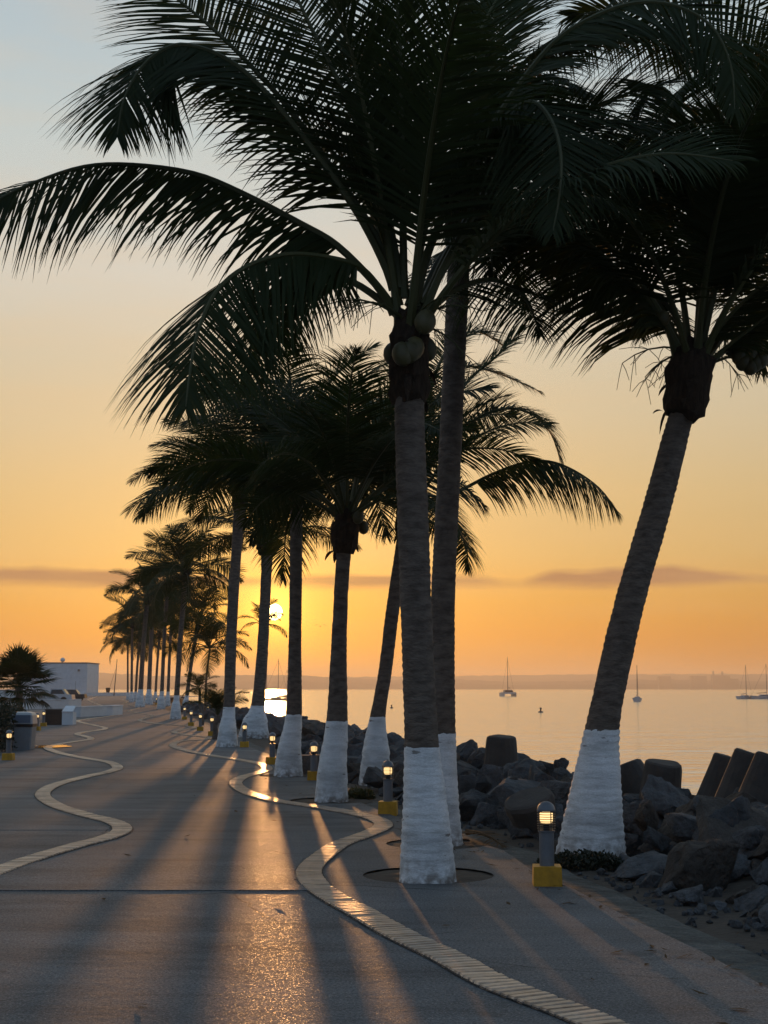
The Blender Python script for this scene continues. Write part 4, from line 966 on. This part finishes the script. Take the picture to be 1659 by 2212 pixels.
# pole with guy wire and tub on the end wall
p = G(246, 1503.5); root = empty('flag_pole', p, 'thin leaning pole with a guy wire beyond the end wall', 'pole')
mb = MB(); mb.tube([(0, 0, -0.05), P(253, 1424, p.y)-p], [0.11, 0.06], 8); mb.build('pole', M['mast'], root)
mb = MB(); mb.tube([P(236, 1489, p.y)-p, P(250, 1445, p.y)-p], 0.03, 5); mb.build('guy_wire', M['mast'], root)
p = P(233, 1501, G(233, 1503).y); p.z = 0.67; root = empty('plant_tub', p, 'dark tub standing on the end wall', 'tub'); s = PX(5, p.y)
mb = MB(); mb.lathe([(s*0.7, 0), (s, s*1.6), (s*1.08, s*1.6), (s*1.08, s*1.9), (s*0.9, s*1.9)], 14); mb.build('body', M['black'], root)
mb = MB(); mb.lathe([(s*0.85, s*1.85), (s*0.4, s*2.1)], 12); mb.build('soil', M['soil'], root)
# vehicles behind the low wall
def pickup(p, label, s, paint, cab_only=False):
    root = empty('parked_vehicle', p, label, 'pickup truck' if not cab_only else 'car')
    mb = MB(); mb.box(-2.6*s, 2.6*s, -0.9*s, 0.9*s, 0.4*s, 0.95*s, 0.05); mb.build('body', paint, root)
    x0, x1 = (0.1, 1.5) if not cab_only else (-1.6, 1.2)
    mb = MB(); mb.add([(x0*s, -0.85*s, 0.94*s), ((x1+0.5)*s, -0.85*s, 0.94*s), ((x1+0.5)*s, 0.85*s, 0.94*s), (x0*s, 0.85*s, 0.94*s), ((x0+0.1)*s, -0.72*s, 1.6*s), (x1*s, -0.72*s, 1.6*s), (x1*s, 0.72*s, 1.6*s), ((x0+0.1)*s, 0.72*s, 1.6*s)], [(3, 2, 1, 0), (4, 5, 6, 7), (0, 1, 5, 4), (1, 2, 6, 5), (2, 3, 7, 6), (3, 0, 4, 7)]); cab = mb.build('cab', paint, root)
    mb = MB(); mb.add([((x0+0.15)*s, -0.86*s, 1.02*s), ((x1+0.3)*s, -0.86*s, 1.02*s), ((x1-0.05)*s, -0.76*s, 1.5*s), ((x0+0.2)*s, -0.76*s, 1.5*s)], [(0, 1, 2, 3)]); mb.build('window', M['glass'], cab)
    mb = MB(); mb.add([((x1+0.47)*s, -0.7*s, 1.02*s), ((x1+0.47)*s, 0.7*s, 1.02*s), ((x1+0.06)*s, 0.62*s, 1.55*s), ((x1+0.06)*s, -0.62*s, 1.55*s)], [(0, 1, 2, 3)]); mb.build('windscreen', M['glass'], cab)
    for wx in (-1.7, 1.7):
        for wy in (-0.86, 0.86):
            mb = MB(); mb.tube([(wx*s, (wy-0.1)*s, 0.36*s), (wx*s, (wy+0.1)*s, 0.36*s)], 0.36*s, 14); wh = mb.build('wheel', M['black'], root)
p = G(108, 1519); pickup(p, 'pale pickup truck parked behind the low white wall', 0.92, M['carpaint'])
p = G(146, 1514); pickup(p, 'dark car parked behind the pale pickup', 0.85, M['black'], True)
# fan palm
def fan_palm(p, label, hgt, r, seed):
    rg = random.Random(seed); root = empty('fan_palm', p, label, 'palm tree')
    mb = MB(); mb.tube([(0, 0, -0.1), (0.03, 0, hgt*0.5), (0, 0, hgt)], [0.2, 0.17, 0.2], 10); mb.build('trunk', M['bark'], root, True)
    for k in range(70):
        az = k*2.4; e = R(85-112*((k+0.5)/70)+rg.gauss(0, 7)); d = Vector((math.cos(e)*math.cos(az), math.cos(e)*math.sin(az), math.sin(e))); st_ = r*rg.uniform(0.45, 0.6)
        c = Vector((0, 0, hgt))+d*st_; mb = MB(); mb.tube([(0, 0, hgt), c], [0.015, 0.01], 4)
        u = d.cross(Vector((0, 0, 1))).normalized(); N = u.cross(d)
        for j in range(19):
            a = R(-95+10.5*j); dd = (d*math.cos(a)+u*math.sin(a)+N*0.1).normalized(); L = r*0.5*rg.uniform(0.9, 1.1)*(1-0.25*abs(a)/1.6); s = (u*math.cos(a)-d*math.sin(a))*0.045
            m1 = c+dd*L*0.55; e_ = c+(dd+Vector((0, 0, -0.22))).normalized()*L; mb.add([c, m1-s, e_, m1+s], [(0, 1, 2, 3)])
        mb.build('fan_leaf', M['leaf'], root)
p = G(47, 1531); p.y = 70; p.x = (47-W0/2)/F0*70*1.0; p.z = 0; fan_palm(p, 'bushy fan palm rising behind the hedge', 1.55, 2.1, 2)

# ------------------------------------------------------------------ sea: boats, buoys, bird
def sailboat(x, ywl, mast_top, halfw, label, ang, masts=(0.0,), dark=False, L=None):
    d = (CAMZ-SEAZ)*F0/(ywl-HOR); p = P(x, ywl, d); p.z = SEAZ
    root = empty('sailboat', p, label, 'sailboat', 'sailboats anchored in the bay', ang)
    L = L or PX(halfw*2, d); B = L*0.15
    n = 10; v = []; f = []
    for i in range(n+1):
        u = i/n; xx = -L/2+L*u; bw = B*(1-(max(0, u-0.45)/0.55)**2.2)*(0.8+0.2*min(1, u*4)); sh = L*0.09*(1+0.35*(2*u-1)**2)
        v += [(xx, -bw, sh), (xx*0.97, -bw*0.7, 0.05), (xx*0.94, 0, -L*0.03), (xx*0.97, bw*0.7, 0.05), (xx, bw, sh)]
        if i:
            for k in range(4): f.append(((i-1)*5+k, (i-1)*5+k+1, i*5+k+1, i*5+k))
            f.append(((i-1)*5+4, (i-1)*5, i*5, i*5+4))
    f.append((0, 1, 2, 3, 4)); mk('hull', v, f, M['hulldark'] if dark else M['hull'], root)
    mb = MB(); mb.box(-L*0.22, L*0.18, -B*0.55, B*0.55, L*0.09, L*0.155, L*0.012); cb = mb.build('cabin', M['hull'], root)
    mb = MB(); mb.box(-L*0.15, L*0.10, -B*0.58, -B*0.551, L*0.115, L*0.135); mb.box(-L*0.15, L*0.10, B*0.551, B*0.58, L*0.115, L*0.135); mb.build('window', M['glass'], cb)
    H = (mast_top if mast_top else L*1.3)
    for mo in masts:
        hh_ = PX(ywl-H, d)*(1 if mo == masts[0] else 0.93); mb = MB(); mb.tube([(L*(0.08+mo), 0, L*0.09), (L*(0.08+mo), 0, hh_)], [0.10, 0.07], 6); ms = mb.build('mast', M['mast'], root)
        mb = MB(); mb.tube([(L*(0.08+mo), 0, L*0.22), (L*(-0.28+mo), 0, L*0.2)], [0.13, 0.1], 6); mb.build('boom', M['hulldark'], ms)
    mb = MB(); hh_ = PX(ywl-H, d)
    mb.tube([(L*(0.08+masts[0]), 0, hh_*0.97), (L*0.48, 0, L*0.12)], 0.025, 4); mb.tube([(L*(0.08+masts[0]), 0, hh_*0.97), (-L*0.48, 0, L*0.1)], 0.025, 4); mb.build('stay', M['mast'], root)
    return root
def catamaran(x, ywl, mast_top, halfw, label):
    d = (CAMZ-SEAZ)*F0/(ywl-HOR); p = P(x, ywl, d); p.z = SEAZ; root = empty('catamaran', p, label, 'catamaran', None, 0.15); Bm = PX(halfw, d); L = Bm*3.2
    for s in (-1, 1):
        v = []; f = []; n = 8
        for i in range(n+1):
            u = i/n; yy = -L/2+L*u; bw = Bm*0.2*(1-(abs(2*u-1))**3)+0.03
            v += [(s*Bm*0.8-bw, yy, Bm*0.5), (s*Bm*0.8-bw*0.6, yy, -0.2), (s*Bm*0.8+bw*0.6, yy, -0.2), (s*Bm*0.8+bw, yy, Bm*0.5)]
            if i:
                for k in range(4): f.append(((i-1)*4+k, (i-1)*4+(k+1) % 4, i*4+(k+1) % 4, i*4+k))
        f += [(3, 2, 1, 0), (n*4, n*4+1, n*4+2, n*4+3)]
        mk('hull', v, f, M['hull'], root)
    mb = MB(); mb.box(-Bm*0.85, Bm*0.85, -L*0.35, L*0.2, Bm*0.33, Bm*0.55); mb.build('deck', M['hull'], root)
    mb = MB(); mb.box(-Bm*0.62, Bm*0.62, -L*0.2, L*0.12, Bm*0.55, Bm*0.86, Bm*0.12); cb = mb.build('cabin', M['hulldark'], root)
    mb = MB(); mb.box(-Bm*0.5, Bm*0.5, -L*0.2-0.02, -L*0.2+0.3, Bm*0.6, Bm*0.74, 0.0); mb.build('window', M['glass'], cb)
    h_ = PX(ywl-mast_top, d); mb = MB(); mb.tube([(0, 0, Bm*0.8), (0, 0, h_)], [0.16, 0.1], 6); ms = mb.build('mast', M['mast'], root)
    mb = MB(); mb.tube([(0, 0, Bm*1.15), (0, -L*0.4, Bm*1.1)], [0.2, 0.14], 6); mb.build('boom', M['hulldark'], ms)
    mb = MB(); [mb.tube([(0, 0, h_*0.95), (s*Bm*0.85, 0, Bm*0.5)], 0.03, 4) for s in (-1, 1)]; mb.build('stay', M['mast'], root)
catamaran(1097, 1504, 1421, 16, 'twin-hulled catamaran with tall mast anchored in the bay')
sailboat(1377, 1515, 1437, 12, 'single-masted sailboat seen end-on close to the leaning palm trunk', R(76), L=8.5)
sailboat(1610, 1509.5, 1437, 11, 'pale sailboat anchored off the hotel towers', R(40), L=8)
sailboat(1652, 1509.5, 1435, 26, 'long sailboat lying side-on beyond the slanted armour legs', R(4), L=9.5)
sailboat(596, 1513, 1424, 20, 'dark two-masted sailboat lying in the glitter of the sun', R(4), masts=(0.0, -0.42), dark=True, L=8)
sailboat(617, 1506, 1446, 14, 'small sailboat behind the dark two-masted one', R(30), dark=True, L=7)
def buoy(x, ywl, w_, label):
    d = (CAMZ-SEAZ)*F0/(ywl-HOR); p = P(x, ywl, d); p.z = SEAZ; s = PX(w_/2, d); root = empty('buoy', p, label, 'buoy')
    mb = MB(); mb.lathe([(s*0.8, -0.1), (s, 0.05), (s*0.85, s*0.35), (s*0.4, s*0.5)], 14); mb.build('float', M['black'], root)
    mb = MB(); mb.lathe([(s*0.3, s*0.45), (s*0.3, s*1.2), (s*0.42, s*1.3), (s*0.4, s*1.7), (s*0.1, s*1.85)], 10); mb.build('top_mark', M['black'], root)
buoy(1168, 1538, 11.5, 'dark mooring buoy floating below the catamaran'); buoy(846, 1529, 8, 'dark mooring buoy floating beyond the broad-footed leaning palm')
p = P(692, 1353, 90); v = [(0, 0.2, 0), (0, -0.22, 0.0), (0.04, 0, 0.03), (-0.04, 0, 0.03), (0, 0, -0.05), (0.22, 0.06, 0.12), (0.46, -0.05, 0.02), (0.2, -0.1, 0.1), (-0.22, 0.06, 0.12), (-0.46, -0.05, 0.02), (-0.2, -0.1, 0.1)]
tag(mk('bird', v, [(0, 2, 3), (1, 3, 2), (0, 4, 2), (0, 3, 4), (1, 2, 4), (1, 4, 3), (2, 5, 7), (5, 6, 7), (3, 10, 8), (8, 10, 9)], M['bird'], None, False, p), 'small dark bird gliding over the bay', 'bird')

# ------------------------------------------------------------------ far shore
def shore(name, Y, prof, depth, amp, seed):
    v = []; f = []; n = 260
    for i in range(n+1):
        x = -700+(3200)*i/n; X = (x-W0/2)/F0*Y; top = interp(prof, x)
        z = CAMZ+(HOR-top)/F0*Y+amp*(noise.noise((x*0.045, seed, 0))+0.6*noise.noise((x*0.16, seed, 1))+0.4*noise.noise((x*0.5, seed, 2)))
        v += [(X, Y-40, SEAZ-1), (X, Y-10, SEAZ+max(1.5, (z-SEAZ)*0.55)), (X, Y+60, max(z, 0)), (X, Y+depth, SEAZ-1)]
        if i:
            for k in range(3): f.append(((i-1)*4+k, i*4+k, i*4+k+1, (i-1)*4+k+1))
    o = mk(name, v, f, M['hill'], None, False); o['kind'] = 'structure'
shore('hills', 5200, [(-700, 1450), (0, 1450), (190, 1452), (330, 1460), (600, 1458), (700, 1462), (840, 1468), (980, 1466), (1100, 1474), (1300, 1470), (1400, 1468), (1659, 1472), (2500, 1462)], 600, 4.5, 3)
shore('far_hills', 6300, [(-700, 1458), (600, 1464), (1000, 1460), (1250, 1457), (1500, 1456), (1800, 1456), (2500, 1456)], 500, 6.0, 9)
Yt = 5000
def tower(x0, x1, ytop, label, turrets=(), seed=0):
    x = (x0+x1)/2; X = (x-W0/2)/F0*Yt; hw = PX((x1-x0)/2, Yt); H = CAMZ+(HOR-ytop)/F0*Yt; root = empty('hotel_block', (X, Yt, 0), label, 'building', 'hotel blocks on the far shore')
    mb = MB(); mb.box(-hw, hw, 0, 30, -2.5, H); mb.build('wall', M['town'], root)
    mb = MB(); mb.box(-hw-0.5, hw+0.5, -0.5, 30.5, H+0.01, H+1.2); mb.build('roof', M['town'], root)
    for (tx, ty) in turrets:
        tX = (tx-W0/2)/F0*Yt-X; tH = CAMZ+(HOR-ty)/F0*Yt; mb = MB(); mb.box(tX-3, tX+3, 8, 14, H+1.2, tH-3); mb.lathe([(4, tH-3), (3, tH-1), (0.3, tH+2)], 8, (tX, 11, 0)); mb.build('turret', M['town'], root)
    nf = max(2, int(H/5)); nc = max(3, int(hw*2/7)); me = None
    for i in range(nf):
        mb = MB(); mb.box(-hw+2, hw-2, -0.3, -0.02, 3+i*(H-5)/nf, 3+i*(H-5)/nf+1.8); mb.build('window_row', M['townglass'], root)
tower(1489, 1522, 1461, 'wide low hotel block beside the turreted one on the far shore')
tower(1535, 1572, 1460, 'turreted hotel block on the far shore', ((1538, 1450), (1557, 1451)))
tower(1572, 1590, 1467, 'stepped low wing of the turreted hotel')
tower(1420, 1445, 1462, 'small apartment block on the wooded far shore')
p = Vector(((215-W0/2)/F0*4900, 4900, 25)); root = empty('radio_mast', p, 'thin radio mast on the far hill above the end wall', 'mast'); mb = MB(); mb.tube([(0, 0, -4), (0, 0, 52)], [0.8, 0.4], 5); mb.build('pole', M['mast'], root)

# ------------------------------------------------------------------ haze
m = bpy.data.materials.new('haze'); m.use_nodes = True; nd = m.node_tree.nodes; nd.clear()
vo = nd.new('ShaderNodeVolumePrincipled'); vo.inputs['Color'].default_value = (0.95, 0.88, 0.76, 1); vo.inputs['Density'].default_value = 2.2e-4; vo.inputs['Anisotropy'].default_value = 0.5
ou = nd.new('ShaderNodeOutputMaterial'); m.node_tree.links.new(vo.outputs[0], ou.inputs['Volume'])
mb = MB(); mb.box(-7100, 7100, -3100, 7100, -4.5, 82); hz = mb.build('haze', m); tag(hz, 'thin warm morning haze over the bay', 'haze', None, 'stuff')
